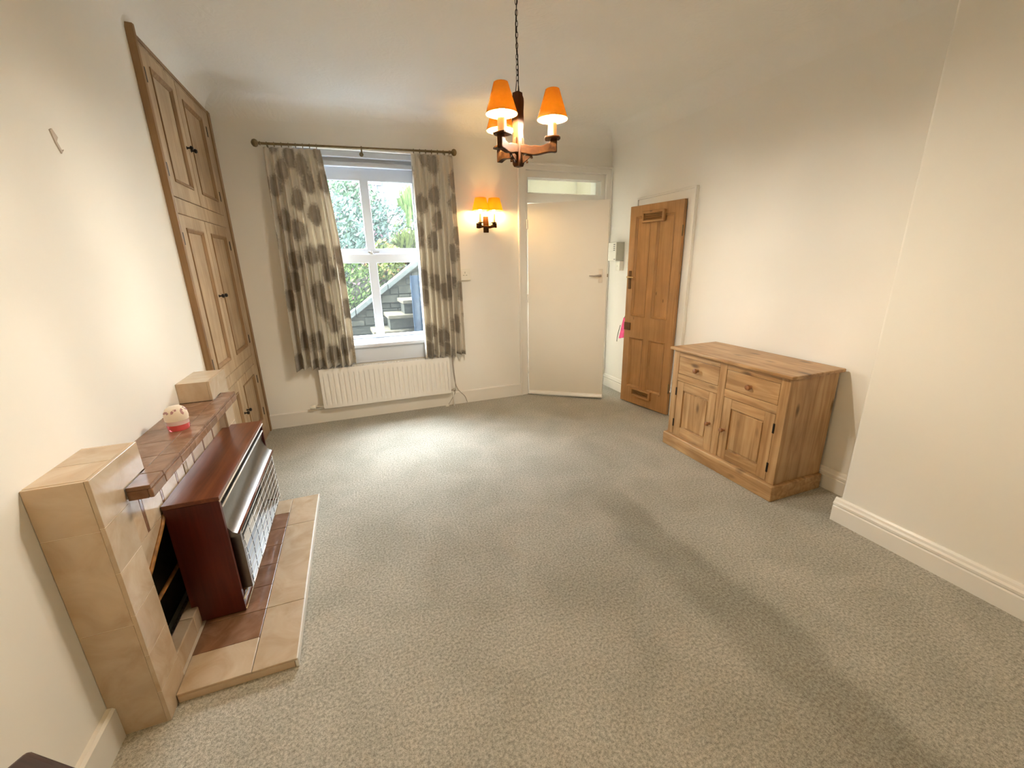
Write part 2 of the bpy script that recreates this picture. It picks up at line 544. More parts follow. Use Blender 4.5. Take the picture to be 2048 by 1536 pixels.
def tag(o, label=None, cat=None, group=None, kind=None):
    if label: o['label'] = label
    if cat: o['category'] = cat
    if group: o['group'] = group
    if kind: o['kind'] = kind
    return o

def link(name, me, parent=None, loc=(0, 0, 0)):
    o = bpy.data.objects.new(name, me)
    COL.objects.link(o)
    o.location = loc
    if parent is not None:
        o.parent = parent
    return o

def root_of(o):
    while o.parent is not None:
        o = o.parent
    return o

def empty(name, loc, label, cat, group=None, kind=None, rz=0):
    o = bpy.data.objects.new(name, None)
    COL.objects.link(o)
    o.location = loc
    o.rotation_euler = (0, 0, rz)
    o.empty_display_size = 0.05
    return tag(o, label, cat, group, kind)

def part(name, b, mat, parent, world=True, label=None, kind=None):
    """b is in world coordinates (world=True) or in the thing's own coordinates"""
    shift = root_of(parent).location if world else None
    o = link(name, b.mesh(name, mat, shift), parent)
    if label: o['label'] = label
    if kind: o['kind'] = kind
    return o

def top(name, b, mat, label, cat, group=None, kind=None, loc=(0, 0, 0)):
    o = link(name, b.mesh(name, mat, loc if any(loc) else None), None, loc)
    return tag(o, label, cat, group, kind)

def copy_tree(o, parent=None, loc=None, label=None, rz=None):
    c = o.copy()
    COL.objects.link(c)
    c.parent = parent
    if loc is not None: c.location = loc
    if rz is not None: c.rotation_euler = (0, 0, rz)
    if label: c['label'] = label
    for ch in list(o.children):
        copy_tree(ch, c)
    return c

def box(*a, bev=0.0, seg=2):
    b = B().box(*a)
    if bev: b.bevel(bev, seg)
    return b

# ------------------------------------------------------------------ room shell
XL, XR, XP, D, H = -0.905, 2.80, 2.49, 4.265, 2.78
YP = 1.296          # corner of the wall projection
YB = -1.60          # wall behind the camera
WX0, WX1, WZ0, WZ1 = -0.33, 0.77, 0.745, 2.456        # window opening
DX0, DX1, DZ1 = 1.765, 2.74, 2.385                    # door opening with overlight
PY0, PY1, PZ = 3.04, 3.66, 1.99                       # pine door opening

fl = B().plate('z', [-1.3, 3.3], [-1.8, 4.62], [], -0.2, 0.0)
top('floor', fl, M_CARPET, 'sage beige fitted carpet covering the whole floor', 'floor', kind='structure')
cl = B().plate('z', [-1.3, 3.3], [-1.8, 4.62], [], H, H + 0.25)
ceil = top('ceiling', cl, M_CEIL, 'cream plastered ceiling with swirled texture', 'ceiling', kind='structure')
R = 0.15
def cove_poly(s):       # profile in (offset from wall, z); concave quarter
    pts = [(-0.02, H + 0.02), (-0.02, H - R)]
    for i in range(13):
        a = math.pi / 2 * i / 12
        pts.append((R - R * math.cos(a), H - R + R * math.sin(a)))
    pts.append((R, H + 0.02))
    return [(s * p, z) for p, z in pts]
part('cove', B().prism([(D + p, z) for p, z in cove_poly(-1)], 'x', XL, XR, True), M_CEIL, ceil)
part('cove', B().prism([(XL + p, z) for p, z in cove_poly(1)], 'y', YB, D, True), M_CEIL, ceil)
part('cove', B().prism([(XR + p, z) for p, z in cove_poly(-1)], 'y', YP, D, True), M_CEIL, ceil)
part('cove', B().prism([(XP + p, z) for p, z in cove_poly(-1)], 'y', YB, YP, True), M_CEIL, ceil)
part('cove', B().prism([(YP + p, z) for p, z in cove_poly(1)], 'x', XP, XR, True), M_CEIL, ceil)

wf = B().plate('y', [-1.3, WX0, WX1, DX0, DX1, 3.3], [0, WZ0, WZ1, DZ1, H],
               [(WX0, WX1, WZ0, WZ1), (DX0, DX1, 0, DZ1)], D, D + 0.33)
top('wall_far', wf, M_WALL, 'cream painted end wall holding the window and the white door', 'wall', kind='structure')
wl = B().plate('x', [YB - 0.2, D], [0, H], [], XL - 0.3, XL)
wall_left = top('wall_left', wl, M_WALL, 'cream chimney-breast wall behind the tiled fireplace', 'wall', kind='structure')
wr = B().plate('x', [YP, PY0, PY1, D], [0, PZ, H], [(PY0, PY1, 0, PZ)], XR, XR + 0.16)
top('wall_right', wr, M_WALL, 'cream recessed wall behind the pine sideboard', 'wall', kind='structure')
wp = B().box(XP, 3.3, YB - 0.2, YP, 0, H)
wp.bevel(0.012, 3)
top('wall_projection', wp, M_WALL, 'plain cream wall stepping forward beside the sideboard', 'wall', kind='structure')
top('wall_near', B().box(XL, XP, YB - 0.25, YB, 0, H), M_WALL, 'cream wall behind the viewer', 'wall', kind='structure')
# small store behind the pine door, lobby behind the white door
clo = top('wall_closet', B().plate('x', [2.85, 3.85], [0, 2.2], [], 3.45, 3.55), M_WALL, 'back wall of the small store behind the pine door', 'wall', kind='structure')
part('side', B().box(2.955, 3.45, 2.85, 2.90, 0, 2.2), M_WALL, clo)
part('side', B().box(2.955, 3.45, 3.80, 3.85, 0, 2.2), M_WALL, clo)
part('lid', B().box(2.955, 3.55, 2.85, 3.85, 2.2, 2.25), M_WALL, clo)
lob = B().plate('y', [1.35, 3.3], [0, 2.62], [], 5.75, 5.85)
top('wall_lobby', lob, M_LOBBY, 'cream lobby wall seen through the glass strip over the white door', 'wall', kind='structure')
top('wall_lobby_side', B().plate('x', [4.595, 5.75], [0, 2.62], [], 1.35, 1.45), M_LOBBY, 'cream side wall of the lobby beyond the white door', 'wall', kind='structure')
top('wall_lobby_end', B().plate('x', [4.595, 4.95, 5.55, 5.75], [0, 1.1, 2.15, 2.62], [(4.95, 5.55, 1.1, 2.15)], 3.2, 3.3), M_LOBBY, 'lobby end wall with daylight opening', 'wall', kind='structure')
top('ceiling_lobby', B().plate('z', [1.35, 3.3], [4.62, 5.85], [], 2.62, 2.72), M_LOBBY, 'cream lobby ceiling beyond the white door', 'ceiling', kind='structure')
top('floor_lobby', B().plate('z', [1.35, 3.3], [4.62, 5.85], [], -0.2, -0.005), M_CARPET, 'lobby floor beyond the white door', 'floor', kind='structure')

scf = B()
scf.prism([(2.052, 1.955), (2.066, 1.962), (2.088, 1.940), (2.075, 1.925), (2.092, 1.898), (2.104, 1.905), (2.084, 1.888), (2.066, 1.915)], 'x', XL - 0.001, XL + 0.004)
part('plaster_chip', scf, plain('grey_plaster_chip', (0.52, 0.45, 0.38), 0.9), wall_left)

# skirting boards
SK = 0.145
def sk_prof(t=0.02, h=SK, fancy=True):
    if fancy:
        return [(0, 0), (t, 0), (t, h * 0.62), (t * 0.75, h * 0.66), (t * 1.05, h * 0.72), (t * 1.05, h * 0.80), (t * 0.7, h * 0.86), (t * 0.55, h * 0.94), (t * 0.25, h), (0, h)]
    return [(0, 0), (t, 0), (t, h - 0.008), (t - 0.008, h), (0, h)]
def skirt(name, axis, wall, s, a, b, label, fancy=True, h=SK, t=0.02):
    top(name, B().prism([(wall + s * p, z) for p, z in sk_prof(t, h, fancy)], axis, a, b), M_GLOSS, label, 'skirting', kind='structure')
skirt('baseboard_far', 'x', D, -1, XL + 0.03, 1.69, 'plain white skirting board below the radiator', False, 0.14, 0.018)
skirt('baseboard_left', 'y', XL, 1, YB, 1.392, 'white skirting board running up to the tiled fireplace', False, 0.13, 0.022)
skirt('baseboard_right', 'y', XR, -1, YP, 2.955, 'moulded white skirting board behind the sideboard', True, SK, 0.022)
skirt('baseboard_right_corner', 'y', XR, -1, 3.745, D, 'short moulded white skirting between the two doors', True, SK, 0.022)
skirt('baseboard_projection', 'y', XP, -1, YB, YP + 0.022, 'moulded white skirting along the forward wall', True, SK, 0.024)
skirt('baseboard_return', 'x', YP, 1, XP, XR, 'white skirting on the short return beside the sideboard', True, SK, 0.022)

# ------------------------------------------------------------------ window
win = empty('window_1', ((WX0 + WX1) / 2, D + 0.1, WZ0), 'white painted sash window of four panes between the floral curtains', 'window', kind='structure')
FX0, FX1 = WX0, WX1
part('frame', B().plate('y', [FX0, FX0 + 0.05, FX1 - 0.05, FX1], [WZ0, WZ0 + 0.03, 2.375, WZ1], [(FX0 + 0.05, FX1 - 0.05, WZ0 + 0.03, 2.375)], D + 0.10, D + 0.24).bevel(0.004), M_UPVC, win)
part('head_lining', box(FX0, FX1, D + 0.045, D + 0.10, 2.405, WZ1, bev=0.006), M_UPVC, win)
part('head_bead', box(FX0 + 0.02, FX1 - 0.02, D + 0.07, D + 0.115, 2.335, 2.375, bev=0.006), M_UPVC, win)
MX0, MX1 = 0.176, 0.257
def sash(y0, y1, z0, z1, gz0, gz1):
    gl0, gl1 = FX0 + 0.115, FX1 - 0.115
    s = B().plate('y', [FX0 + 0.052, gl0, MX0, MX1, gl1, FX1 - 0.052], [z0, gz0, gz1, z1],
                  [(gl0, MX0, gz0, gz1), (MX1, gl1, gz0, gz1)], y0, y1)
    s.bevel(0.006)
    so = part('sash', s, M_UPVC, win)
    for a, b in ((gl0, MX0), (MX1, gl1)):
        part('pane', B().box(a - 0.004, b + 0.004, (y0 + y1) / 2 - 0.002, (y0 + y1) / 2 + 0.002, gz0 - 0.004, gz1 + 0.004), M_GLASS, so)
    return so
s_up = sash(D + 0.165, D + 0.205, 1.560, 2.372, 1.638, 2.236)
s_lo = sash(D + 0.118, D + 0.158, 0.778, 1.588, 0.806, 1.505)
cat = B().lathe([(0.02, 0), (0.022, 0.006), (0.012, 0.012), (0.010, 0.022), (0.016, 0.03), (0.0, 0.036)], (0.217, D + 0.135, 1.588), 'z', 16)
part('sash_catch', cat, M_CHROME, s_lo)
part('catch_arm', B().tube([(0.185, D + 0.13, 1.604), (0.217, D + 0.135, 1.606), (0.262, D + 0.16, 1.606), (0.29, D + 0.165, 1.606)], [0.007, 0.006, 0.005, 0.004], 8), M_CHROME, s_lo)
part('window_board', box(WX0 - 0.03, WX1 + 0.03, D - 0.045, D + 0.10, 0.712, 0.748, bev=0.008), M_UPVC, win)
part('apron_panel', box(WX0, WX1, D - 0.012, D + 0.001, 0.56, 0.712, bev=0.003), M_UPVC, win)
part('outer_sill', box(WX0 - 0.04, WX1 + 0.04, D + 0.24, D + 0.40, 0.66, 0.745, bev=0.006), stone('grey_sandstone_sill', (0.10, 0.10, 0.09), (0.15, 0.15, 0.14), (0.2, 0.2, 0.19), 0.8), win)

# ------------------------------------------------------------------ white door, frame, overlight
trim1 = empty('trim_1', ((DX0 + DX1) / 2, D, 0), 'tall white door frame with a glazed strip above the white door', 'door frame', kind='structure')
# architrave (left, top, right in one)
part('architrave', B().plate('y', [1.688, 1.775, 2.725, XR - 0.003], [0, 2.375, 2.44], [(1.775, 2.725, 0, 2.375)], D - 0.026, D + 0.001).bevel(0.006), M_GLOSS, trim1)
part('architrave_bead', B().plate('y', [1.688, 1.708, XR - 0.020, XR - 0.003], [0, 2.425, 2.445], [(1.708, XR - 0.020, 0, 2.425)], D - 0.036, D - 0.026).bevel(0.004), M_GLOSS, trim1)
part('jamb', B().plate('y', [DX0, 1.80, 2.675, DX1], [0, 2.07, 2.165, 2.312, DZ1], [(1.80, 2.675, 0, 2.07), (1.815, 2.655, 2.165, 2.312)], D + 0.004, D + 0.13).bevel(0.004), M_GLOSS, trim1)
part('overlight_pane', B().box(1.81, 2.66, D + 0.06, D + 0.066, 2.16, 2.317), M_GLASS, trim1)
part('overlight_bead', B().ringmould('y', (1.815, 2.655, 2.165, 2.312), [(0, D + 0.03), (0.012, D + 0.05), (0.012, D + 0.058), (0, D + 0.058)]), M_GLOSS, trim1)

ang = math.atan2(3.775 - 4.262, 2.473 - 1.806)
LW = 0.83
d1 = empty('door_1', (1.806, D - 0.004, 0), 'plain white flush door standing ajar beside the wall light', 'door', kind='structure', rz=ang)
part('leaf', B().box(0, LW, -0.04, 0, 0.05, 2.055).bevel(0.003), M_DOORW, d1, world=False)
part('weather_bar', B().prism([(-0.062, 0.022), (-0.04, 0.022), (-0.04, 0.058), (-0.052, 0.052), (-0.062, 0.034)], 'x', 0.01, LW - 0.005), M_GLOSS, d1, world=False)
part('bottom_edge', B().box(0.0, LW, -0.04, 0, 0.012, 0.05), M_DOORW, d1, world=False)
hp = part('handle_plate', B().box(LW - 0.085, LW - 0.045, -0.046, -0.04, 1.26, 1.40).bevel(0.003), plain('white_painted_plate', (0.70, 0.64, 0.55), 0.35), d1, world=False)
part('lever', B().tube([(LW - 0.065, -0.046, 1.335), (LW - 0.065, -0.085, 1.335), (LW - 0.085, -0.095, 1.335), (LW - 0.125, -0.095, 1.332), (LW - 0.175, -0.092, 1.334)], [0.011, 0.010, 0.010, 0.007, 0.005], 10), plain('grey_metal_lever', (0.45, 0.40, 0.36), 0.35, 0.7), hp, world=False)
part('latch', B().box(LW - 0.001, LW + 0.008, -0.028, -0.012, 1.318, 1.35), M_BRASS, d1, world=False)
for zz in (0.30, 1.10, 1.86):
    part('hinge', B().tube([(-0.004, -0.044, zz - 0.045), (-0.004, -0.044, zz + 0.045)], 0.007, 8), M_GLOSS, d1, world=False)

# ------------------------------------------------------------------ pine door and its frame
trim2 = empty('trim_2', (XR, 3.35, 0), 'white moulded architrave around the pine door', 'door frame', kind='structure')
part('architrave', B().plate('x', [2.955, PY0 + 0.012, PY1 - 0.012, 3.745], [0, PZ - 0.012, 2.068], [(PY0 + 0.012, PY1 - 0.012, 0, PZ - 0.012)], XR - 0.022, XR + 0.001).bevel(0.005), M_GLOSS, trim2)
part('architrave_bead', B().plate('x', [2.955, 2.975, 3.725, 3.745], [0, 2.050, 2.068], [(2.975, 3.725, 0, 2.050)], XR - 0.034, XR - 0.022).bevel(0.004), M_GLOSS, trim2)
part('jamb', B().plate('x', [PY0 + 0.001, PY0 + 0.02, PY1 - 0.02, PY1 - 0.001], [0, PZ - 0.02, PZ - 0.001], [(PY0 + 0.02, PY1 - 0.02, 0, PZ - 0.02)], XR + 0.002, XR + 0.14), M_GLOSS, trim2)
PW = 0.61
pang = math.atan2(3.640 - 3.045, 2.682 - 2.792)
d2o = empty('door_2', (2.772, 3.047, 0), 'stripped pine four-panel door standing slightly open', 'door', kind='structure', rz=pang)
# local: x from hinge (0) to free edge (PW); room face at +y
PT = 0.035
us = [0, 0.085, 0.278, 0.352, 0.535, PW]     # hinge side first
vs = [0.012, 0.185, 0.715, 0.930, 1.880, 1.975]
holes = [(0.085, 0.278, 0.185, 0.715), (0.352, 0.535, 0.185, 0.715), (0.085, 0.278, 0.930, 1.880), (0.352, 0.535, 0.930, 1.880)]
part('door_frame', B().plate('y', us, vs, holes, 0.0, PT).bevel(0.002, 1), M_PDOOR['z'], d2o, world=False)
for h in holes:
    p = part('panel', B().box(h[0] - 0.004, h[1] + 0.004, 0.012, 0.020, h[2] - 0.004, h[3] + 0.004), M_PDOOR['z'], d2o, world=False)
    part('moulding', B().ringmould('y', h, [(0, 0.0205), (0, PT + 0.002), (0.004, PT + 0.004), (0.011, PT - 0.004), (0.015, PT - 0.007), (0.022, 0.0225), (0.022, 0.0205)]), M_PDOOR['z'], p, world=False)
def vent(x0, x1, z0, z1):
    v = part('vent', B().plate('y', [x0, x0 + 0.022, x1 - 0.022, x1], [z0, z0 + 0.020, z1 - 0.020, z1], [(x0 + 0.022, x1 - 0.022, z0 + 0.020, z1 - 0.020)], PT + 0.001, PT + 0.030).bevel(0.004), M_PDOOR['x'], d2o, world=False)
    n = 4
    for i in range(n):
        zc = z0 + 0.026 + (z1 - z0 - 0.05) * i / (n - 1)
        part('slat', B().prism([(PT + 0.008, zc - 0.006), (PT + 0.011, zc - 0.007), (PT + 0.026, zc + 0.004), (PT + 0.023, zc + 0.006)], 'x', x0 + 0.02, x1 - 0.02), M_PDOOR['x'], v, world=False)
    part('vent_back', B().box(x0 + 0.02, x1 - 0.02, PT + 0.001, PT + 0.006, z0 + 0.018, z1 - 0.018), M_GAP, v, world=False)
vent(0.185, 0.440, 1.815, 1.915)
vent(0.195, 0.450, 0.103, 0.192)
hp2 = part('handle_plate', B().box(PW - 0.060, PW - 0.024, PT, PT + 0.008, 1.20, 1.378).bevel(0.007, 3), M_BRONZE, d2o, world=False)
part('lever', B().tube([(PW - 0.042, PT + 0.008, 1.318), (PW - 0.042, PT + 0.045, 1.318), (PW - 0.050, PT + 0.052, 1.318), (PW - 0.135, PT + 0.050, 1.316)], [0.010, 0.009, 0.009, 0.007], 10), plain('worn_brass_lever', (0.75, 0.55, 0.28), 0.22, 1.0), hp2, world=False)
part('lock_cover', B().box(PW - 0.085, PW - 0.004, PT, PT + 0.010, 0.785, 0.862).bevel(0.002), M_BRONZE, d2o, world=False)
for zz in (0.28, 1.72):
    part('hinge', B().tube([(-0.004, PT + 0.002, zz - 0.045), (-0.004, PT + 0.002, zz + 0.045)], 0.006, 8), M_BRASS, d2o, world=False)

# pink folded bag hanging from the other side of the pine door
bagm = plain('bright_pink_nylon', (0.78, 0.05, 0.22), 0.5, var=0.12, scale=25)
bag = empty('shopping_bag', (2.713, 3.770, 0.62), 'bright pink folded bag with black cord hanging behind the pine door', 'bag')
bb = B()
rows = []
for i in range(13):
    t = i / 12
    z = 0.885 - 0.215 * t
    wdt = 0.012 + 0.058 * t ** 0.8
    row = []
    for k in range(20):
        a = 2 * math.pi * k / 20
        rr = 1 + 0.16 * math.sin(5 * a + 3 * t)
        row.append((2.713 + 0.006 * t + 0.022 * (0.4 + t) * rr * math.cos(a), 3.765 + wdt * rr * math.sin(a), z - 0.022 * t * math.sin(a)))
    rows.append(row)
bb.sheet(rows, True, True)
part('pouch', bb, bagm, bag)
part('cord', B().tube([(2.690, 3.80, 0.80), (2.686, 3.825, 0.72), (2.684, 3.838, 0.665), (2.684, 3.842, 0.615)], 0.0035, 6), M_DARK, bag)
part('hanging_loop', B().tube([(2.713, 3.765, 0.88), (2.716, 3.74, 0.95), (2.728, 3.70, 1.05), (2.725, 3.685, 1.20), (2.722, 3.672, 1.32)], 0.003, 6), M_DARK, bag)

# ------------------------------------------------------------------ wall fittings on the right wall
un = empty('wall_unit', (XR, 4.03, 1.48), 'white and grey wall-mounted control box with four dark slots beside the white door', 'control box')
part('body', box(XR - 0.100, XR - 0.001, 3.955, 4.115, 1.475, 1.668, bev=0.004), M_GREYP, un)
fc = part('face', box(XR - 0.106, XR - 0.100, 3.957, 4.113, 1.477, 1.666, bev=0.002), M_WHITEP, un)
for i in range(4):
    part('slot', B().box(XR - 0.1075, XR - 0.1055, 3.975, 4.005, 1.640 - i * 0.019, 1.647 - i * 0.019), M_DARK, fc)
part('flap_line', B().box(XR - 0.1075, XR - 0.1055, 3.96, 4.11, 1.573, 1.5745), M_GREYP, fc)
part('lower_slot', B().box(XR - 0.1075, XR - 0.1055, 3.965, 3.995, 1.488, 1.494), M_DARK, fc)
sp = empty('cable_box', (XR, 3.99, 1.37), 'small white cable box below the wall-mounted control box', 'cable box')
part('cover', box(XR - 0.052, XR - 0.001, 3.955, 4.035, 1.372, 1.470, bev=0.004), M_WHITEP, sp)
part('screw_cap', B().lathe([(0.005, 0), (0.004, 0.002), (0, 0.002)], (XR - 0.052, 3.995, 1.42), 'x', 10, -1), M_GREYP, sp)
sw = empty('light_switch', (XR, 3.84, 1.40), 'white light switch partly hidden by the pine door edge', 'light switch')
part('plate', box(XR - 0.010, XR - 0.001, 3.815, 3.895, 1.405, 1.490, bev=0.003), M_WHITEP, sw)
part('rocker', box(XR - 0.014, XR - 0.010, 3.842, 3.866, 1.432, 1.462, bev=0.002), plain('pale_violet_rocker', (0.62, 0.56, 0.58), 0.4), sw)

# socket on the window wall
so = empty('wall_socket', (1.10, D, 1.31), 'white single wall socket between curtain and white door', 'socket')
part('back_box', box(1.032, 1.145, D - 0.034, D - 0.001, 1.318, 1.432, bev=0.004), M_WHITEP, so)
fp = part('face_plate', box(1.030, 1.147, D - 0.042, D - 0.034, 1.316, 1.434, bev=0.003), M_WHITEP, so)
for dx, dz, w, h in ((0.0, 0.018, 0.004, 0.009), (-0.014, -0.008, 0.008, 0.004), (0.014, -0.008, 0.008, 0.004)):
    part('pin_hole', B().box(1.088 + dx - w, 1.088 + dx + w, D - 0.0430, D - 0.0415, 1.375 + dz - h, 1.375 + dz + h), M_GREYP, fp)

# ------------------------------------------------------------------ curtain pole and curtains
RY = D - 0.095
rz = lambda x: 2.437 + (x + 0.535) * 0.0195
pole = empty('curtain_pole', (0.22, RY, 2.44), 'slim antique brass curtain pole with ball finials above the window', 'curtain pole')
part('pole', B().tube([(-0.545, RY, rz(-0.545)), (0.985, RY, rz(0.985))], 0.0095, 12), M_BRASS, pole)
for s, x in ((-1, -0.545), (1, 0.985)):
    part('finial', B().lathe([(0.010, 0), (0.016, 0.006), (0.010, 0.014), (0.012, 0.018), (0.024, 0.026), (0.030, 0.040), (0.026, 0.056), (0.012, 0.066), (0, 0.069)], (x, RY, rz(x)), 'x', 20, s), M_BRASS, pole)
for x in (-0.50, 0.216, 0.94):
    br = part('bracket', B().tube([(x, D - 0.001, rz(x) - 0.03), (x, RY + 0.03, rz(x) - 0.035), (x, RY, rz(x) - 0.014)], 0.006, 8), M_BRASS, pole)
    part('wall_rose', B().lathe([(0.018, 0), (0.018, 0.004), (0.008, 0.010)], (x, D - 0.001, rz(x) - 0.03), 'y', 16, -1), M_BRASS, br)
part('centre_hook', B().box(0.211, 0.221, RY - 0.014, RY - 0.008, rz(0.216) - 0.055, rz(0.216) + 0.012).bevel(0.002), M_BRASS, pole)

def curtain(name, xt0, xt1, xb0, xb1, zt, zb, label, seed, npl, bulge=0.0):
    rnd = random.Random(seed)
    c = empty(name, ((xb0 + xb1) / 2, RY, zb), label, 'curtain', 'floral curtains at the window')
    NU, NV = 220, 46
    ph = [rnd.uniform(-0.5, 0.5) for _ in range(npl + 2)]
    am = [rnd.uniform(0.75, 1.25) for _ in range(npl + 2)]
    b = B()
    vs = []
    uvs = {}
    for j in range(NV + 1):
        t = j / NV
        row = []
        for i in range(NU + 1):
            s = i / NU
            k = s * npl
            ki = min(int(k), npl - 1)
            fr = k - ki
            a = (am[ki] * (1 - fr) + am[ki + 1] * fr)
            p = (ph[ki] * (1 - fr) + ph[ki + 1] * fr)
            amp = (0.012 + 0.046 * min(1, t * 1.8)) * a
            w = 2 * math.pi * (k + 0.10 * p * t)
            fold = math.sin(w) + 0.30 * math.sin(2 * w + 1.1 + 2 * p * t) * min(1, t * 2)
            tb = t ** 0.75
            x0 = xt0 + (xb0 - xt0) * tb; x1 = xt1 + (xb1 - xt1) * tb + bulge * math.sin(math.pi * t)
            x = x0 + (x1 - x0) * s + 0.012 * math.cos(w) * min(1, t * 2.5)
            y = RY - 0.010 - amp * fold - 0.022 * t
            ztop = zt + (rz(x) - 2.437)
            z = ztop + (zb + 0.006 * math.sin(3.1 * k + seed) - ztop) * t
            v = b._v((x, y, z))
            uvs[v] = (s * (xb1 - xb0) * 1.55 + seed * 0.37, t * (zt - zb))
            row.append(v)
        vs.append(row)
    for ra, rb in zip(vs, vs[1:]):
        for i in range(NU):
            b.face([ra[i], ra[i + 1], rb[i + 1], rb[i]], True)
    lay = b.bm.loops.layers.uv.new('UVMap')
    for f in b.bm.faces:
        for l in f.loops:
            l[lay].uv = uvs[l.vert]
    o = part('drape', b, M_CURT, c)
    md = o.modifiers.new('thickness', 'SOLIDIFY'); md.thickness = 0.003
    # rings on the pole above each pleat
    for i in range(npl):
        x = xt0 + (xt1 - xt0) * (i + 0.5) / npl
        pts = [(x, RY + 0.0165 * math.cos(a), rz(x) - 0.004 + 0.0165 * math.sin(a)) for a in [2 * math.pi * q / 18 for q in range(18)]]
        part('ring', B().tube(pts, 0.0028, 6, True), M_BRASS, c)
    return c
curtain('curtain', -0.53, -0.112, -0.575, -0.058, 2.408, 0.572, 'floral taupe and cream curtain on the cupboard side of the window', 3, 8, 0.02)
curtain('curtain', 0.632, 1.008, 0.607, 1.022, 2.408, 0.572, 'floral taupe and cream curtain on the wall-light side of the window', 8, 7)

# ------------------------------------------------------------------ radiator
RX0, RX1, RZ0, RZ1 = -0.388, 0.856, 0.162, 0.545
rad = empty('radiator', ((RX0 + RX1) / 2, D - 0.06, RZ0), 'long white ribbed panel radiator under the window', 'radiator')
NF = 26
fy = D - 0.100
rows = []
def rad_y(x, z):
    e = 0.022
    if x < RX0 + e or x > RX1 - e or z < RZ0 + 0.03 or z > RZ1 - 0.035:
        return 0
    k = (x - RX0 - e) / (RX1 - RX0 - 2 * e) * NF
    f = 0.5 + 0.5 * math.cos(2 * math.pi * k)
    f = max(0.0, min(1.0, (f - 0.55) / 0.45))
    ed = min(1, (z - RZ0 - 0.03) / 0.03, (RZ1 - 0.035 - z) / 0.03)
    return 0.015 * f * f * (3 - 2 * f) * max(0, ed)
NX = NF * 12
zs = [RZ0, RZ0 + 0.012, RZ0 + 0.03, RZ0 + 0.045, RZ0 + 0.06, (RZ0 + RZ1) / 2, RZ1 - 0.065, RZ1 - 0.05, RZ1 - 0.035, RZ1 - 0.012, RZ1]
b = B()
front = [[b._v((RX0 + (RX1 - RX0) * i / NX, fy + rad_y(RX0 + (RX1 - RX0) * i / NX, z), z)) for i in range(NX + 1)] for z in zs]
for ra, rb in zip(front, front[1:]):
    for i in range(NX):
        b.face([ra[i], ra[i + 1], rb[i + 1], rb[i]], True)
bk = [b._v((x, D - 0.082, z)) for x, z in ((RX0, RZ0), (RX1, RZ0), (RX1, RZ1), (RX0, RZ1))]
b.face(bk)
b.face(front[0] + [bk[1], bk[0]]); b.face(front[-1] + [bk[2], bk[3]])
b.face([r[0] for r in front] + [bk[3], bk[0]]); b.face([r[-1] for r in front] + [bk[2], bk[1]])
part('panel', b, M_RAD, rad)
part('rear_panel', box(RX0 + 0.01, RX1 - 0.01, D - 0.048, D - 0.034, RZ0 + 0.01, RZ1 - 0.01, bev=0.004), M_RAD, rad)
part('side_cover', box(RX0 - 0.004, RX0 + 0.004, D - 0.096, D - 0.036, RZ0 + 0.008, RZ1, bev=0.003), M_RAD, rad)
part('side_cover', box(RX1 - 0.004, RX1 + 0.004, D - 0.096, D - 0.036, RZ0 + 0.008, RZ1, bev=0.003), M_RAD, rad)
NG = 70
g = B().plate('z', [RX0] + [RX0 + 0.02 + (RX1 - RX0 - 0.04) * i / NG + d for i in range(NG) for d in (0.0, 0.009)] + [RX1], [D - 0.096, D - 0.084, D - 0.05, D - 0.036],
              [(RX0 + 0.02 + (RX1 - RX0 - 0.04) * i / NG, RX0 + 0.02 + (RX1 - RX0 - 0.04) * i / NG + 0.009, D - 0.084, D - 0.05) for i in range(NG)], RZ1 - 0.001, RZ1 + 0.006)
part('top_grille', g, M_RAD, rad)
vl = part('valve', B().lathe([(0.012, 0), (0.018, 0.004), (0.020, 0.012), (0.020, 0.038), (0.016, 0.048), (0.012, 0.05)], (RX0 - 0.075, D - 0.066, 0.182), 'x', 18, -1), M_WHITEP, rad)
part('valve_body', B().tube([(RX0 + 0.002, D - 0.066, 0.182), (RX0 - 0.078, D - 0.066, 0.182)], [0.010, 0.012], 12), M_CHROME, vl)
part('valve_tail', B().tube([(RX0 - 0.060, D - 0.066, 0.182), (RX0 - 0.060, D - 0.019, 0.182)], 0.0075, 10), M_PIPE, vl)
vr = part('valve', B().lathe([(0.010, 0), (0.017, 0.003), (0.018, 0.02), (0.013, 0.030), (0, 0.032)], (RX1 + 0.026, D - 0.066, 0.182), 'x', 16, 1), M_CHROME, rad)
part('valve_body', B().tube([(RX1 - 0.002, D - 0.066, 0.182), (RX1 + 0.028, D - 0.066, 0.182)], 0.010, 12), M_CHROME, vr)
part('valve_tail', B().tube([(RX1 + 0.030, D - 0.066, 0.182), (RX1 + 0.030, D - 0.066, 0.0)], 0.0075, 10), M_GLOSS, vr)
for x in (RX0 + 0.2, RX1 - 0.2):
    part('bracket', B().box(x - 0.015, x + 0.015, D - 0.036, D - 0.001, RZ0 + 0.05, RZ1 - 0.05), M_RAD, rad)

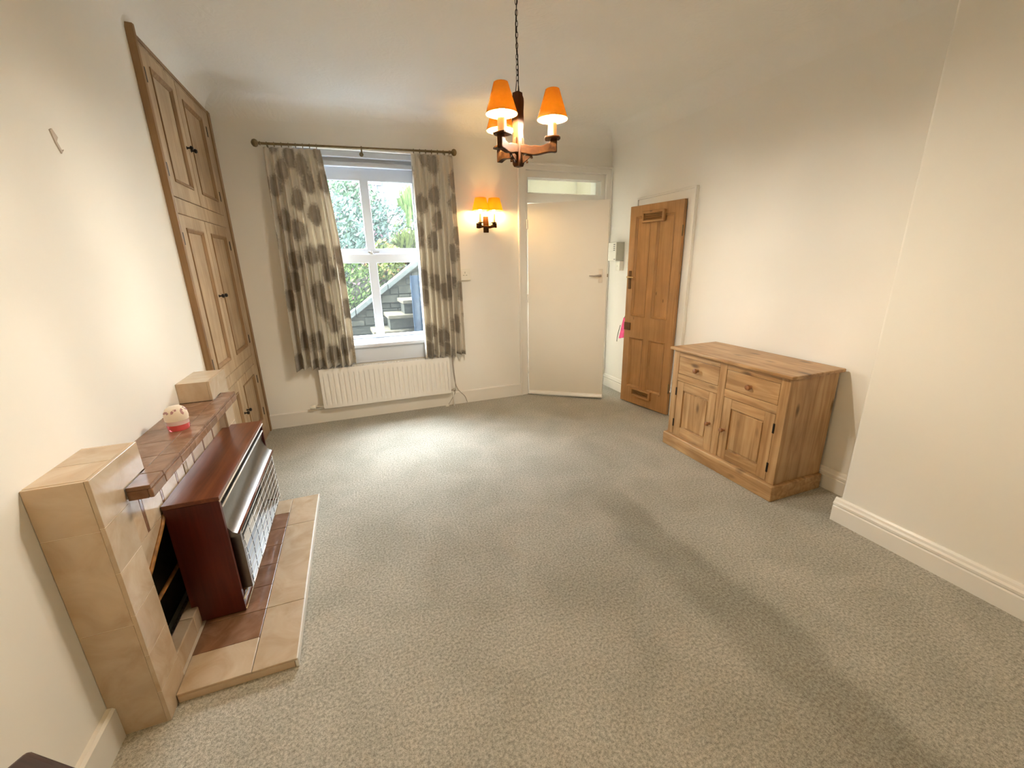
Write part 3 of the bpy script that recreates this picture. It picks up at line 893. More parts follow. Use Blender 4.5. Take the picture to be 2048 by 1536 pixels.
# cables dropping beside the radiator
def cable(pts, r, n=10):
    out = []
    P = [Vector(p) for p in pts]
    for i in range(len(P) - 1):
        p0, p1, p2, p3 = P[max(i - 1, 0)], P[i], P[i + 1], P[min(i + 2, len(P) - 1)]
        for k in range(n):
            t = k / n
            out.append(0.5 * ((2 * p1) + (p2 - p0) * t + (2 * p0 - 5 * p1 + 4 * p2 - p3) * t * t + (3 * p1 - p0 - 3 * p2 + p3) * t ** 3))
    out.append(P[-1])
    return B().tube(out, r, 6)
M_CABLE = plain('grey_beige_cable', (0.42, 0.37, 0.32), 0.5)
top('cable', cable([(0.905, D - 0.012, 0.60), (0.908, D - 0.012, 0.45), (0.922, D - 0.014, 0.26), (0.955, D - 0.02, 0.16), (1.02, D - 0.022, 0.08), (1.045, D - 0.024, 0.007)], 0.0035), M_CABLE,
    'grey cable curving down the wall to the skirting beside the radiator', 'cable', 'cables beside the radiator')
c2 = empty('cable', (0.84, D - 0.03, 0), 'thin cable with a small plug on the carpet below the radiator valve', 'cable', 'cables beside the radiator')
part('lead', cable([(0.912, D - 0.010, 0.60), (0.916, D - 0.010, 0.42), (0.926, D - 0.012, 0.25), (0.915, D - 0.022, 0.14), (0.86, D - 0.03, 0.05), (0.825, D - 0.045, 0.012)], 0.003), M_CABLE, c2)
part('plug', box(0.795, 0.832, D - 0.07, D - 0.05, 0.001, 0.022, bev=0.004), M_WHITEP, c2)

# ------------------------------------------------------------------ lamps
def ngon_shade(b, c, r0, r1, h, seg=40, th=0.0012):
    """open truncated cone with thickness; c is the centre of the lower rim"""
    rows = []
    for r, z in ((r0, 0), (r1, h), (r1 - th, h), (r0 - th, 0), (r0, 0)):
        rows.append([(c[0] + r * math.cos(2 * math.pi * i / seg), c[1] + r * math.sin(2 * math.pi * i / seg), c[2] + z) for i in range(seg)])
    return b.sheet(rows, True, True)

def bulb_mesh(c):
    return B().lathe([(0.0, -0.006), (0.008, -0.005), (0.0085, 0.0), (0.012, 0.010), (0.0135, 0.020), (0.012, 0.030), (0.007, 0.044), (0.0, 0.052)], c, 'z', 16)

CX, CY = 0.796, 1.990
ch = empty('chandelier', (CX, CY, 1.915), 'rustic dark wood chandelier with three orange shades hanging on a black chain', 'chandelier')
# central post with wavy faces and rounded foot
def wavy_post(hw, z0, z1, mat_axis='z'):
    b = B()
    n = 26
    rows = []
    for j in range(n + 1):
        t = j / n
        z = z0 + (z1 - z0) * t
        w = hw * (1 + 0.07 * math.sin(9 * t + 0.6) + 0.04 * math.sin(23 * t))
        if t < 0.05: w *= 0.80 + 4 * t
        if t > 0.96: w *= 0.88
        row = []
        for k in range(16):
            a = 2 * math.pi * k / 16 + 0.35
            q = max(abs(math.cos(a)), abs(math.sin(a)))
            rr = w / q * (0.93 if k % 4 == 2 else 1.0)
            row.append((CX + rr * math.cos(a + 0.5), CY + rr * math.sin(a + 0.5), z))
        rows.append(row)
    b.sheet(rows, True, True)
    b.bm.verts.ensure_lookup_table()
    b.face([v for v in b.bm.verts[:16]]); b.face([v for v in b.bm.verts[-16:]])
    return b
part('post', wavy_post(0.0190, 1.915, 2.215), M_OAK['z'], ch)
RIM = 2.100
tips = [(0.692, 1.917), (0.935, 1.918), (0.765, 2.138)]
for n_i, (tx, ty) in enumerate(tips):
    a = math.atan2(ty - CY, tx - CX)
    L = math.hypot(tx - CX, ty - CY)
    Mx = Matrix.Translation((CX, CY, 0)) @ Matrix.Rotation(a, 4, 'Z')
    # arm: wavy board, local x outwards
    prof_t, prof_b = [], []
    for i in range(19):
        t = i / 18
        x = 0.012 + (L + 0.022 - 0.012) * t
        prof_t.append((x, 2.000 + 0.004 * math.sin(8 * t + n_i) + 0.002 * math.sin(19 * t) + (0.021 if t > 0.82 else 0)))
        prof_b.append((x, 1.966 + 0.005 * math.sin(7 * t + 1 + n_i) - 0.003 * t + (0.004 if t > 0.95 else 0)))
    b = B(); b.M = Mx
    b.prism(prof_t + prof_b[::-1], 'y', -0.0135, 0.0135)
    b.bevel(0.003, 2)
    arm = part('arm', b, M_OAK['x'], ch)
    # drip dish, square-ish wavy plate
    b = B(); b.M = Mx
    dish = []
    for i in range(24):
        q = 2 * math.pi * i / 24
        sq = 1 / max(abs(math.cos(q)), abs(math.sin(q)))
        rr = 0.034 * (0.55 * sq + 0.5) * (1 + 0.04 * math.sin(3 * q + n_i))
        dish.append((L + rr * math.cos(q), rr * math.sin(q)))
    b.prism(dish, 'z', 2.0225, 2.0300)
    b.bevel(0.002, 2)
    part('dish', b, M_OAK['x'], arm)
    part('candle_tube', B().lathe([(0.0195, 2.0295), (0.0200, 2.04), (0.0192, 2.085), (0.016, 2.089), (0.0, 2.090)], (tx, ty, 0), 'z', 20), M_CREAMCANDLE, arm)
    part('bulb', bulb_mesh((tx, ty, 2.096)), M_BULB, arm)
    sh = part('shade', ngon_shade(B(), (tx, ty, RIM), 0.069, 0.030, 0.118), M_SHADE, arm)
    for q in (a + 2.5 + n_i * 0.9, a + 2.5 + n_i * 0.9 + math.pi):
        cs, sn = math.cos(q), math.sin(q)
        part('seam', B().tube([(tx + 0.0695 * cs, ty + 0.0695 * sn, RIM), (tx + 0.0305 * cs, ty + 0.0305 * sn, RIM + 0.118)], 0.0011, 6), M_SEAM, sh)
    # diagonal brace with dark pegs
    b = B(); b.M = Mx
    b.prism([(0.010, 1.935), (0.022, 1.928), (0.075, 1.968), (0.060, 1.972), (0.012, 1.952)], 'y', -0.006, 0.006)
    br = part('brace', b, M_OAK['x'], arm)
    for px, pz in ((0.040, 1.934), (0.062, 1.952)):
        b = B(); b.M = Mx
        b.lathe([(0.0, 0), (0.005, 0.001), (0.0055, 0.006), (0.003, 0.012), (0.003, 0.016)], (px, 0, pz - 0.006), 'z', 8)
        part('peg', b, M_OAK['z'], br)
    # upright tongue where the arm meets the post
    b = B(); b.M = Mx
    b.prism([(0.016, 1.935), (0.026, 1.938), (0.027, 2.028), (0.022, 2.036), (0.016, 2.03)], 'y', -0.0075, 0.0075)
    b.bevel(0.002, 1)
    part('tongue', b, M_OAK['z'], arm)
# chain, twin wires and ceiling rose
part('eye_wires', B().tube([(CX - 0.010, CY, 2.205), (CX - 0.003, CY, 2.262), (CX + 0.003, CY, 2.262), (CX + 0.010, CY, 2.205)], 0.0018, 6), M_IRON, ch)
z = 2.262
i = 0
while z < 2.735:
    w, hgt = 0.0052, 0.0125
    pts = []
    for q in range(16):
        t = 2 * math.pi * q / 16
        pts.append((w * math.cos(t), 0, hgt * math.sin(t)))
    rotm = Matrix.Translation((CX, CY, z + hgt - 0.003)) @ Matrix.Rotation((0.5 if i % 2 else 0.5 + math.pi / 2) + 0.05 * i, 4, 'Z')
    b = B(); b.M = rotm
    b.tube(pts, 0.0014, 5, True)
    part('chain_link', b, M_IRON, ch)
    z += 2 * hgt - 0.0052
    i += 1
part('flex', cable([(CX + 0.004, CY, 2.20), (CX + 0.006, CY + 0.003, 2.32), (CX - 0.004, CY, 2.45), (CX + 0.004, CY - 0.003, 2.6), (CX, CY, 2.755)], 0.0022), M_IRON, ch)
part('ceiling_rose', B().lathe([(0.006, -0.04), (0.012, -0.03), (0.045, -0.018), (0.05, -0.001)], (CX, CY, H), 'z', 28), M_OAK['z'], ch)

def sconce(loc, rot, label, bulb_mat):
    """two-arm wall light; local +y points out of the wall, x along it"""
    s = empty('wall_light', loc, label, 'wall light', 'two-arm wall lights', rz=rot)
    b = B()
    b.prism([(-0.026, -0.085), (0.026, -0.085), (0.028, 0.02), (0.026, 0.068), (-0.026, 0.068), (-0.028, -0.01)], 'y', 0.001, 0.022)
    b.bevel(0.004, 2)
    part('back_plate', b, M_OAK['z'], s, world=False)
    pr_t, pr_b = [], []
    for i in range(25):
        t = i / 24 * 2 - 1
        x = 0.105 * t
        pr_t.append((x, -0.022 + 0.024 * min(1, max(0, (abs(t) - 0.35) / 0.35)) ** 1.5))
        pr_b.append((x, -0.042 + 0.004 * math.sin(6 * t)))
    b = B()
    b.prism(pr_t + pr_b[::-1], 'y', 0.022, 0.046)
    b.bevel(0.003, 2)
    part('cross_arm', b, M_OAK['x'], s, world=False)
    for sx in (-0.070, 0.070):
        y = 0.062
        dsh = part('dish', B().lathe([(0.008, -0.004), (0.028, 0.000), (0.031, 0.004), (0.027, 0.005), (0.0, 0.005)], (sx, y, 0.004), 'z', 20), M_OAK['x'], s, world=False)
        part('dish_stem', B().box(sx - 0.010, sx + 0.010, 0.034, y + 0.006, -0.030, 0.002), M_OAK['x'], dsh, world=False)
        part('candle_tube', B().lathe([(0.0135, 0.008), (0.0135, 0.088), (0.011, 0.092), (0, 0.092)], (sx, y, 0.0), 'z', 18), M_CREAMCANDLE, dsh, world=False)
        part('bulb', bulb_mesh((sx, y, 0.099)), bulb_mat, dsh, world=False)
        part('shade', ngon_shade(B(), (sx, y + 0.024, 0.113), 0.084, 0.054, 0.116), M_SHADE2, dsh, world=False)
    return s
sconce((1.338, D, 1.862), math.pi, 'two-shade yellow wall light glowing between window and white door', M_BULB2)
sconce((XL, 0.30, 1.80), -math.pi / 2, 'two-shade wall light on the fireplace wall near the viewer', M_BULB3)

# ------------------------------------------------------------------ built-in cupboard
cup = empty('built_in_cupboard', (XL, 3.60, 0), 'tall built-in pale pine cupboard with six panelled doors', 'cupboard')
CF = XL + 0.020           # front face of frame
part('back_board', B().box(XL + 0.0005, XL + 0.004, 3.03, D - 0.002, 0.02, 2.63), M_GAP, cup)
y0, ym, y1 = 3.058, 3.545, 4.105
zl = [(0.10, 0.680), (0.760, 1.798), (1.885, 2.615)]
G = 0.0035
part('face_frame', B().plate('x', [3.0, y0, y1, D - 0.002], [0.0, zl[0][0], zl[0][1], zl[1][0], zl[1][1], zl[2][0], zl[2][1], 2.645],
     [(y0, y1, a, b) for a, b in zl], XL + 0.001, CF).bevel(0.002, 1), M_CUP['z'], cup)
part('side_moulding', B().prism([(XL + 0.001, 2.985), (XL + 0.034, 2.988), (XL + 0.037, 3.004), (XL + 0.032, 3.024), (XL + 0.028, 3.036), (XL + 0.001, 3.036)], 'z', 0.0, 2.672), M_CUPD['z'], cup)
part('corner_strip', B().box(CF, CF + 0.010, 4.205, D - 0.002, 0.0, 2.645).bevel(0.002, 1), M_CUPD['z'], cup)
part('top_moulding', B().box(CF, CF + 0.006, 3.037, 4.205, 2.622, 2.645).bevel(0.002, 1), M_CUPD['y'], cup)
def knob(parent, y, z, x=CF, mat=M_IRON, r=0.013):
    part('knob', B().lathe([(0.010, 0), (0.010, 0.003), (0.005, 0.006), (0.005, 0.016), (r, 0.022), (r, 0.030), (r * 0.6, 0.036), (0, 0.037)], (x, y, z), 'x', 14), mat, parent)
def cup_door(a, b, c, d, pan, hinge_y, knob_y, knob_z):
    dr = part('door', B().plate('x', [a + G, pan[0], pan[1], b - G], [c + G, pan[2], pan[3], d - G], [pan], XL + 0.006, CF + 0.001).bevel(0.0015, 1), M_CUP['z'], cup)
    part('panel', B().box(XL + 0.005, XL + 0.010, pan[0] - 0.004, pan[1] + 0.004, pan[2] - 0.004, pan[3] + 0.004), M_CUP['z'], dr)
    part('moulding', B().ringmould('x', pan, [(0, XL + 0.0105), (0, CF + 0.006), (0.007, CF + 0.007), (0.020, CF - 0.003), (0.024, XL + 0.0125), (0.024, XL + 0.0105)]), M_CUPD['z'], dr)
    for hz in (c + 0.14, d - 0.14):
        part('hinge', B().box(CF, CF + 0.005, hinge_y - 0.006, hinge_y + 0.006, hz - 0.035, hz + 0.035).bevel(0.001, 1), M_IRON, dr)
    if knob_z: knob(dr, knob_y, knob_z)
for (c, d), kz in zip(zl, (0.42, 1.30, 2.232)):
    off = 0.09
    cup_door(y0, ym, c, d, (y0 + off - 0.005, ym - 0.085, c + 0.09, d - 0.075), y0, ym - 0.035, kz)
    cup_door(ym, y1, c, d, (ym + off - 0.005, y1 - 0.085, c + 0.09, d - 0.075), y1, ym + 0.042, kz)

# ------------------------------------------------------------------ tiled fireplace
fp_ = empty('fireplace', (-0.80, 2.09, 0), 'beige marble-tiled fireplace surround with brown mantel shelf and tiled hearth', 'fireplace')
FXf = -0.757                          # front of the piers
FM = 2.09                             # centre line in y
def mir(y): return 2 * FM - y
def tile(b0, mat=M_TILE, bev=0.0010, name='tile', parent=fp_):
    return part(name, B().box(*b0).bevel(bev, 2), mat, parent)
g = 0.0010
P0, P1 = 1.393, 1.535
zj = [0.002, 0.133, 0.290, 0.450, 0.610, 0.768]
for m in (False, True):
    a, b = (P0, P1) if not m else (mir(P1), mir(P0))
    part('pier_core', B().box(XL + 0.001, FXf - 0.0012, a + 0.0012, b - 0.0012, 0.001, 0.819), M_GROUT, fp_)
    for q in range(len(zj) - 1):
        tile((FXf - 0.012, FXf, a + 0.0, b, zj[q] + g, zj[q + 1] - g))
    # outer side slabs
    zs_ = [0.002, 0.418, 0.760, 0.924]
    for q in range(len(zs_) - 1):
        sy = (a, a + 0.010) if not m else (b - 0.010, b)
        tile((XL + 0.001, FXf - 0.0125, sy[0], sy[1], zs_[q] + g, zs_[q + 1] - g))
    # raised block on top
    a2, b2 = (P0, 1.682) if not m else (mir(1.682), mir(P0))
    ymid = (a2 + b2) / 2
    part('block_core', B().box(XL + 0.001, FXf - 0.012, a2 + 0.011, b2 - 0.011, 0.821, 0.912), M_GROUT, fp_)
    lp = [(P0, 0.769), (P1, 0.769), (P1, 0.8215), (1.682, 0.8215), (1.682, 0.924), (P0, 0.924)]
    if m: lp = [(mir(y_), z_) for y_, z_ in lp]
    part('tile', B().prism(lp, 'x', FXf - 0.012, FXf).bevel(0.001, 1), M_TILE, fp_)
    iy = (b2 - 0.010, b2) if not m else (a2, a2 + 0.010)
    tile((XL + 0.001, FXf - 0.0125, iy[0], iy[1], 0.8215, 0.924))
    tile((XL + 0.001, FXf - 0.0125, a2 + 0.0105, ymid - g, 0.913, 0.924))
    tile((XL + 0.001, FXf - 0.0125, ymid + g, b2 - 0.0105, 0.913, 0.924))
# shelf of brown tiles between the blocks, running past them in front
part('shelf_core', B().box(XL + 0.001, -0.700, P1 + 0.012, mir(P1) - 0.012, 0.776, 0.806), M_GROUT, fp_)
sj = [1.535, 1.640, 1.795, 1.950, 2.105, 2.260, 2.415, 2.545, 2.645]
for q in range(len(sj) - 1):
    a, b = sj[q] + g, sj[q + 1] - g
    tile((FXf + 0.0015, -0.690, a, b, 0.806, 0.820), M_BROWNT, 0.002)
    aa, bb_ = max(a, 1.684), min(b, mir(1.684))
    if bb_ - aa > 0.01:
        tile((XL + 0.001, FXf + 0.0005, aa, bb_, 0.806, 0.820), M_BROWNT, 0.001)
    tile((-0.6995, -0.687, a, b, 0.774, 0.8055), M_BROWNT, 0.003)
for a, b in ((1.5355, 1.5465), (mir(1.5465), mir(1.5355))):
    tile((FXf + 0.002, -0.7, a, b, 0.774, 0.8055), M_BROWNT, 0.002)
# frieze below the shelf with narrow brown insets, cut at a slant beside the piers
FRX = -0.795
fz0, fz1 = 0.575, 0.7735
fj = [1.537, 1.672, 1.690, 1.825, 1.843, 1.978, 1.996, 2.070, 2.110, 2.184, 2.202, 2.337, 2.355, 2.490, 2.508, 2.643]
for q in range(len(fj) - 1):
    a, b = fj[q] + 0.0008, fj[q + 1] - 0.0008
    narrow = fj[q + 1] - fj[q] < 0.03
    if q == 7:
        part('tile', B().box(FRX - 0.012, FRX + 0.0005, a, b, 0.66, fz1), M_TILE, fp_)
        part('tile', B().box(FRX - 0.012, FRX + 0.0005, a + 0.006, b - 0.006, fz0, 0.6585), plain('ochre_inset', (0.30, 0.19, 0.06), 0.3), fp_)
        continue
    part('tile', B().box(FRX - 0.012, FRX, a, b, fz0, fz1).bevel(0.001, 1), M_BROWNT if narrow else M_TILE, fp_)
for m in (False, True):
    pl_ = [(P1 + 0.001, fz0 - 0.001), (P1 + 0.001, 0.425), (1.760, 0.548), (1.790, fz0 - 0.001)]
    if m: pl_ = [(mir(y), z) for y, z in pl_]
    part('corner_tile', B().prism(pl_, 'x', FRX - 0.012, FRX), M_TILE, fp_)
trim = [(FRX + 0.003, P1 + 0.002, 0.420), (FRX + 0.003, 1.760, 0.543), (FRX + 0.003, 1.79, 0.570), (FRX + 0.003, mir(1.79), 0.570), (FRX + 0.003, mir(1.76), 0.543), (FRX + 0.003, mir(P1 + 0.002), 0.420)]
part('fire_opening_trim', B().tube(trim, 0.0075, 8), M_RUST, fp_)
part('fireback', B().box(XL + 0.001, XL + 0.006, P1, mir(P1), 0.04, 0.575), M_SOOT, fp_)
for m in (False, True):
    a = P1 if not m else mir(P1) - 0.003
    part('firebox_cheek', B().box(XL + 0.006, -0.770, a, a + 0.003, 0.04, 0.42), M_SOOT, fp_)
part('fire_bar', B().tube([(-0.84, P1 + 0.01, 0.27), (-0.84, mir(P1) - 0.01, 0.27)], 0.008, 8), M_RUST, fp_)
for a, b in ((P1 + 0.002, 1.725), (1.727, 2.02), (2.022, 2.43), (2.432, mir(P1) - 0.002)):
    tile((-0.815, -0.765, a, b, 0.041, 0.128), M_TILE, 0.004, 'kerb_tile')
# hearth
HZ = 0.040
hx0, hx1, hxi = -0.757, -0.366, -0.523
hy0, hy1, hyi0, hyi1 = 1.452, 2.730, 1.618, 2.565
part('hearth_core', B().box(hx0 + 0.002, hx1 - 0.012, hy0 + 0.010, hy1 - 0.010, 0.001, 0.030), M_GROUT, fp_)
part('hearth_core', B().box(-0.82, hx0, P1 + 0.002, mir(P1) - 0.002, 0.001, 0.038), M_GROUT, fp_)
for a, b in ((hy0, 1.773), (1.773, 2.418), (2.418, hy1)):
    tile((hxi + g, hx1 - 0.005, a + g, b - g, 0.0305, HZ), M_TILE, 0.002, 'hearth_tile')
for a, b in ((hy0, hyi0), (hyi1, hy1)):
    tile((hx0 + g, hxi - g, a + g, b - g, 0.0305, HZ), M_TILE, 0.002, 'hearth_tile')
yy = [1.618, 1.773, 1.930, 2.087, 2.245, 2.405, 2.565]
for a, b in zip(yy, yy[1:]):
    tile((hx0 + g, hxi - g, a + g, b - g, 0.0305, HZ - 0.0003), M_BROWNT, 0.0015, 'hearth_tile')
part('hearth_edging', box(hx1 - 0.0115, hx1, hy0, hy1, 0.001, 0.0300, bev=0.002), M_GLOSS, fp_)
part('hearth_edging', box(hx1 - 0.0048, hx1, hy0, hy1, 0.0302, HZ + 0.002, bev=0.001), M_GLOSS, fp_)
part('hearth_edging', box(hx0 + 0.002, hx1 - 0.013, hy0 + 0.001, hy0 + 0.009, 0.001, 0.0300, bev=0.002), M_TILE, fp_)
part('hearth_edging', box(hx0 + 0.002, hx1 - 0.013, hy1 - 0.009, hy1 - 0.001, 0.001, 0.0300, bev=0.002), M_TILE, fp_)

# ------------------------------------------------------------------ heater in mahogany case
ht = empty('gas_heater', (-0.70, 2.24, HZ), 'mahogany-cased radiant room heater with chrome hood and wire guard on the hearth', 'heater')
hX0, hX1, hY0, hY1, hZ0, hZ1 = -0.788, -0.600, 1.785, 2.690, 0.050, 0.612
SHX = -0.775
part('case_top', box(hX0 - 0.004, hX1, hY0, hY1, hZ1 - 0.018, hZ1, bev=0.002), M_MAHOG['y'], ht)
part('case_side', box(hX0, hX1 - 0.002, hY0, hY0 + 0.018, hZ0, hZ1 - 0.0185, bev=0.001), M_MAHOG_SHADED, ht)
part('case_side', box(hX0, hX1 - 0.002, hY1 - 0.018, hY1, hZ0, hZ1 - 0.0185, bev=0.001), M_MAHOG_SHADED, ht)
part('case_base', box(hX0, hX1 - 0.004, hY0 + 0.0185, hY1 - 0.0185, hZ0, hZ0 + 0.055, bev=0.002), M_MAHOG['y'], ht)
part('case_back', box(hX0, hX0 + 0.008, hY0 + 0.0185, hY1 - 0.0185, hZ0 + 0.056, hZ1 - 0.0185), M_IRON, ht)
i0, i1 = hY0 + 0.019, hY1 - 0.019
part('top_trim', B().tube([(hX1 - 0.001, hY0 + 0.001, hZ1 - 0.021), (hX1 - 0.001, hY1 - 0.001, hZ1 - 0.021)], 0.004, 8), M_WIRE, ht)
gr = part('vent_grille', B().box(hX1 - 0.030, hX1 - 0.018, i0, i1, 0.553, 0.592), M_DARK, ht)
for q in range(60):
    yv = i0 + 0.008 + (i1 - i0 - 0.016) * q / 59
    part('fin', B().box(hX1 - 0.018, hX1 - 0.010, yv - 0.0015, yv + 0.0015, 0.557, 0.588), M_ALU, gr)
part('upper_trim', B().tube([(hX1 - 0.004, i0, 0.553), (hX1 - 0.004, i1, 0.553)], 0.0045, 8), M_WIRE, ht)
hood = B().prism([(hX1 - 0.012, 0.548), (hX1 - 0.008, 0.546), (hX1 - 0.014, 0.500), (hX1 - 0.004, 0.458), (hX1 + 0.012, 0.430), (hX1 + 0.030, 0.420), (hX1 + 0.032, 0.410), (hX1 + 0.028, 0.406), (hX1 - 0.030, 0.406), (hX1 - 0.030, 0.548)], 'y', i0, i1, True)
part('hood', hood, M_ALU, ht)
part('hood_trim', B().tube([(hX1 + 0.030, i0 + 0.002, 0.418), (hX1 + 0.030, i1 - 0.002, 0.418)], 0.005, 8), M_MAHOG['y'], ht)
# radiant chamber
cy0, cy1 = i0 + 0.055, i1 - 0.055
part('side_wing', B().box(hX1 - 0.100, hX1 + 0.028, i0 + 0.03, cy0, 0.125, 0.405), M_ALU, ht)
part('side_wing', B().box(hX1 - 0.100, hX1 + 0.028, cy1, i1 - 0.03, 0.125, 0.405), M_WIRE, ht)
part('chamber_back', B().box(hX1 - 0.118, hX1 - 0.102, i0, i1, 0.11, 0.405), plain('dark_firebrick', (0.05, 0.035, 0.03), 0.8), ht)
part('reflector', B().prism([(hX1 - 0.10, 0.215), (hX1 - 0.09, 0.165), (hX1 - 0.06, 0.128), (hX1 + 0.020, 0.108), (hX1 + 0.020, 0.104), (hX1 - 0.10, 0.104)], 'y', cy0 + 0.002, cy1 - 0.002, True), M_SILVER, ht)
M_RADNT = plain('terracotta_radiant', (0.22, 0.09, 0.05), 0.8, var=0.4, scale=70)
nr = 5
for q in range(nr):
    ya = cy0 + 0.010 + (cy1 - cy0 - 0.02) * q / nr
    yb = cy0 + 0.010 + (cy1 - cy0 - 0.02) * (q + 1) / nr - 0.006
    part('radiant', B().box(hX1 - 0.100, hX1 - 0.070, ya, yb, 0.235, 0.395).bevel(0.004, 1), M_RADNT, ht)
part('black_rail', B().box(hX1 - 0.095, hX1 - 0.055, cy0 + 0.004, cy1 - 0.004, 0.205, 0.232), M_DARK, ht)
# wire guard
for q in range(8):
    zg = 0.140 + 0.036 * q
    xg = hX1 + 0.030 + 0.004 * math.sin(math.pi * q / 7)
    part('guard_bar', B().tube([(hX1 - 0.01, cy0 - 0.02, zg), (xg, cy0 - 0.012, zg), (xg, cy1 + 0.012, zg), (hX1 - 0.01, cy1 + 0.02, zg)], 0.0015, 6), M_WIRE, ht)
for q in range(9):
    yg = cy0 + (cy1 - cy0) * q / 8
    part('guard_upright', B().tube([(hX1 + 0.028, yg, 0.120), (hX1 + 0.033, yg, 0.26), (hX1 + 0.028, yg, 0.405)], 0.0011, 6), M_IRON, ht)
part('base_trim', B().tube([(hX1 + 0.001, hY0 + 0.001, hZ0 + 0.058), (hX1 + 0.001, hY1 - 0.001, hZ0 + 0.058)], 0.004, 8), M_WIRE, ht)
part('lower_trim', B().tube([(hX1 - 0.001, hY0 + 0.001, hZ0 + 0.004), (hX1 - 0.001, hY1 - 0.001, hZ0 + 0.004)], 0.0035, 8), M_CHROME, ht)
for yv in (hY0 + 0.05, hY1 - 0.05):
    for xv in (-0.735, -0.625):
        part('foot', B().lathe([(0.014, 0.0), (0.014, 0.0105), (0.0, 0.0105)], (xv, yv, HZ), 'z', 12), M_DARK, ht)

# air freshener on the mantel
af = empty('air_freshener', (-0.778, 2.085, 0.820), 'small white domed air freshener with red gel base on the mantel shelf', 'air freshener')
redm = bpy.data.materials.new('clear_red_gel'); redm.use_nodes = True
pb = redm.node_tree.nodes['Principled BSDF']
pb.inputs['Base Color'].default_value = (0.95, 0.16, 0.17, 1); pb.inputs['Roughness'].default_value = 0.15
pb.inputs['Transmission Weight'].default_value = 0.55
clr = bpy.data.materials.new('clear_pinkish_plastic'); clr.use_nodes = True
pb = clr.node_tree.nodes['Principled BSDF']
pb.inputs['Base Color'].default_value = (0.95, 0.70, 0.66, 1); pb.inputs['Roughness'].default_value = 0.1
pb.inputs['Transmission Weight'].default_value = 0.6; pb.inputs['IOR'].default_value = 1.2
ac = (-0.778, 2.085, 0.8205)
part('gel_base', B().lathe([(0.0, 0.0), (0.036, 0.0), (0.040, 0.006), (0.041, 0.026), (0.0, 0.026)], ac, 'z', 28), redm, af)
part('clear_band', B().lathe([(0.0, 0.0265), (0.041, 0.0265), (0.0415, 0.044), (0.0, 0.044)], ac, 'z', 28), clr, af)
dome = part('dome', B().lathe([(0.0, 0.0445), (0.042, 0.0445), (0.0435, 0.060), (0.041, 0.080), (0.034, 0.094), (0.022, 0.103), (0.0, 0.106)], ac, 'z', 28), plain('white_dome_plastic', (0.80, 0.70, 0.58), 0.35, var=0.01), af)
for q, (az, el) in enumerate(((-2.2, 0.5), (-1.4, 0.62), (-0.6, 0.5), (0.1, 0.62), (0.9, 0.5), (1.7, 0.6), (2.5, 0.5))):
    cx = ac[0] + 0.0435 * math.cos(az) * math.cos(el) * 0.98; cyy = ac[1] + 0.0435 * math.sin(az) * math.cos(el) * 0.98; cz = ac[2] + 0.060 + 0.048 * math.sin(el)
    nrm = Vector((math.cos(az) * math.cos(el), math.sin(az) * math.cos(el), math.sin(el) * 0.8)).normalized()
    qq = nrm.to_track_quat('Z', 'Y').to_matrix().to_4x4()
    b = B(); b.M = Matrix.Translation((cx, cyy, cz)) @ qq @ Matrix.Rotation(0.7 * q, 4, 'Z')
    b.prism([(-0.014, -0.002), (-0.007, 0.006), (0.004, 0.007), (0.014, 0.001), (0.009, -0.006), (0.001, -0.0015), (-0.007, -0.006)], 'z', -0.003, 0.0020)
    part('petal_cutout', b, plain('mauve_cutout_shadow', (0.42, 0.24, 0.25), 0.7) if q == 0 else bpy.data.materials['mauve_cutout_shadow'], dome)

# ------------------------------------------------------------------ pine sideboard
sb = empty('sideboard', (2.54, 2.05, 0), 'waxed pine sideboard with two drawers and two panelled doors', 'sideboard')
sX, sXb = 2.328, 2.752
sY0, sY1 = 1.590, 2.545
part('top', B().box(2.300, 2.766, 1.566, 2.570, 0.800, 0.822).bevel(0.006, 3), M_PINE['y'], sb)
part('plinth', B().prism([(2.300, 1.572), (2.300, 2.566), (2.756, 2.566), (2.756, 1.572)], 'z', 0.0, 0.105).bevel(0.006, 2), M_PINE['y'], sb)
part('side', box(sX + 0.0205, sXb, sY0 + 0.002, sY0 + 0.022, 0.1055, 0.7995, bev=0.001), M_PINE['z'], sb)
part('side', box(sX + 0.0205, sXb, sY1 - 0.022, sY1 - 0.002, 0.1055, 0.7995, bev=0.001), M_PINE['z'], sb)
part('back', B().box(sXb - 0.008, sXb, sY0 + 0.0225, sY1 - 0.0225, 0.1055, 0.7995), M_PINE['z'], sb)
part('inner_board', B().box(sX + 0.024, sX + 0.028, sY0 + 0.0225, sY1 - 0.0225, 0.1055, 0.7995), M_GAP, sb)
yd = [(1.647, 2.039), (2.098, 2.490)]
zd, zr = (0.109, 0.562), (0.618, 0.757)
fz = (0.1055, 0.7995)
for a, b in ((sY0, yd[0][0]), (yd[0][1], yd[1][0]), (yd[1][1], sY1)):
    part('stile', box(sX, sX + 0.020, a, b, *fz, bev=0.0012, seg=1), M_PINE['z'], sb)
for a, b in yd:
    for c, d in ((fz[0], zd[0]), (zd[1], zr[0]), (zr[1], fz[1])):
        part('rail', box(sX + 0.0006, sX + 0.020, a + 0.0004, b - 0.0004, c, d, bev=0.0008, seg=1), M_PINE['y'], sb)
def wknob(parent, y, z, x, r=0.019):
    part('knob', B().lathe([(0.012, 0), (0.012, 0.002), (0.008, 0.006), (0.0085, 0.014), (r * 0.95, 0.022), (r, 0.030), (r * 0.85, 0.037), (r * 0.4, 0.041), (0, 0.042)], (x, y, z), 'x', 18, -1), wood_knob, parent)
wood_knob = wood('turned_knob_wood', (0.20, 0.075, 0.025), (0.28, 0.115, 0.04), (0.34, 0.15, 0.06), 'x', 0.35, coat=0.3)
gp = 0.0028
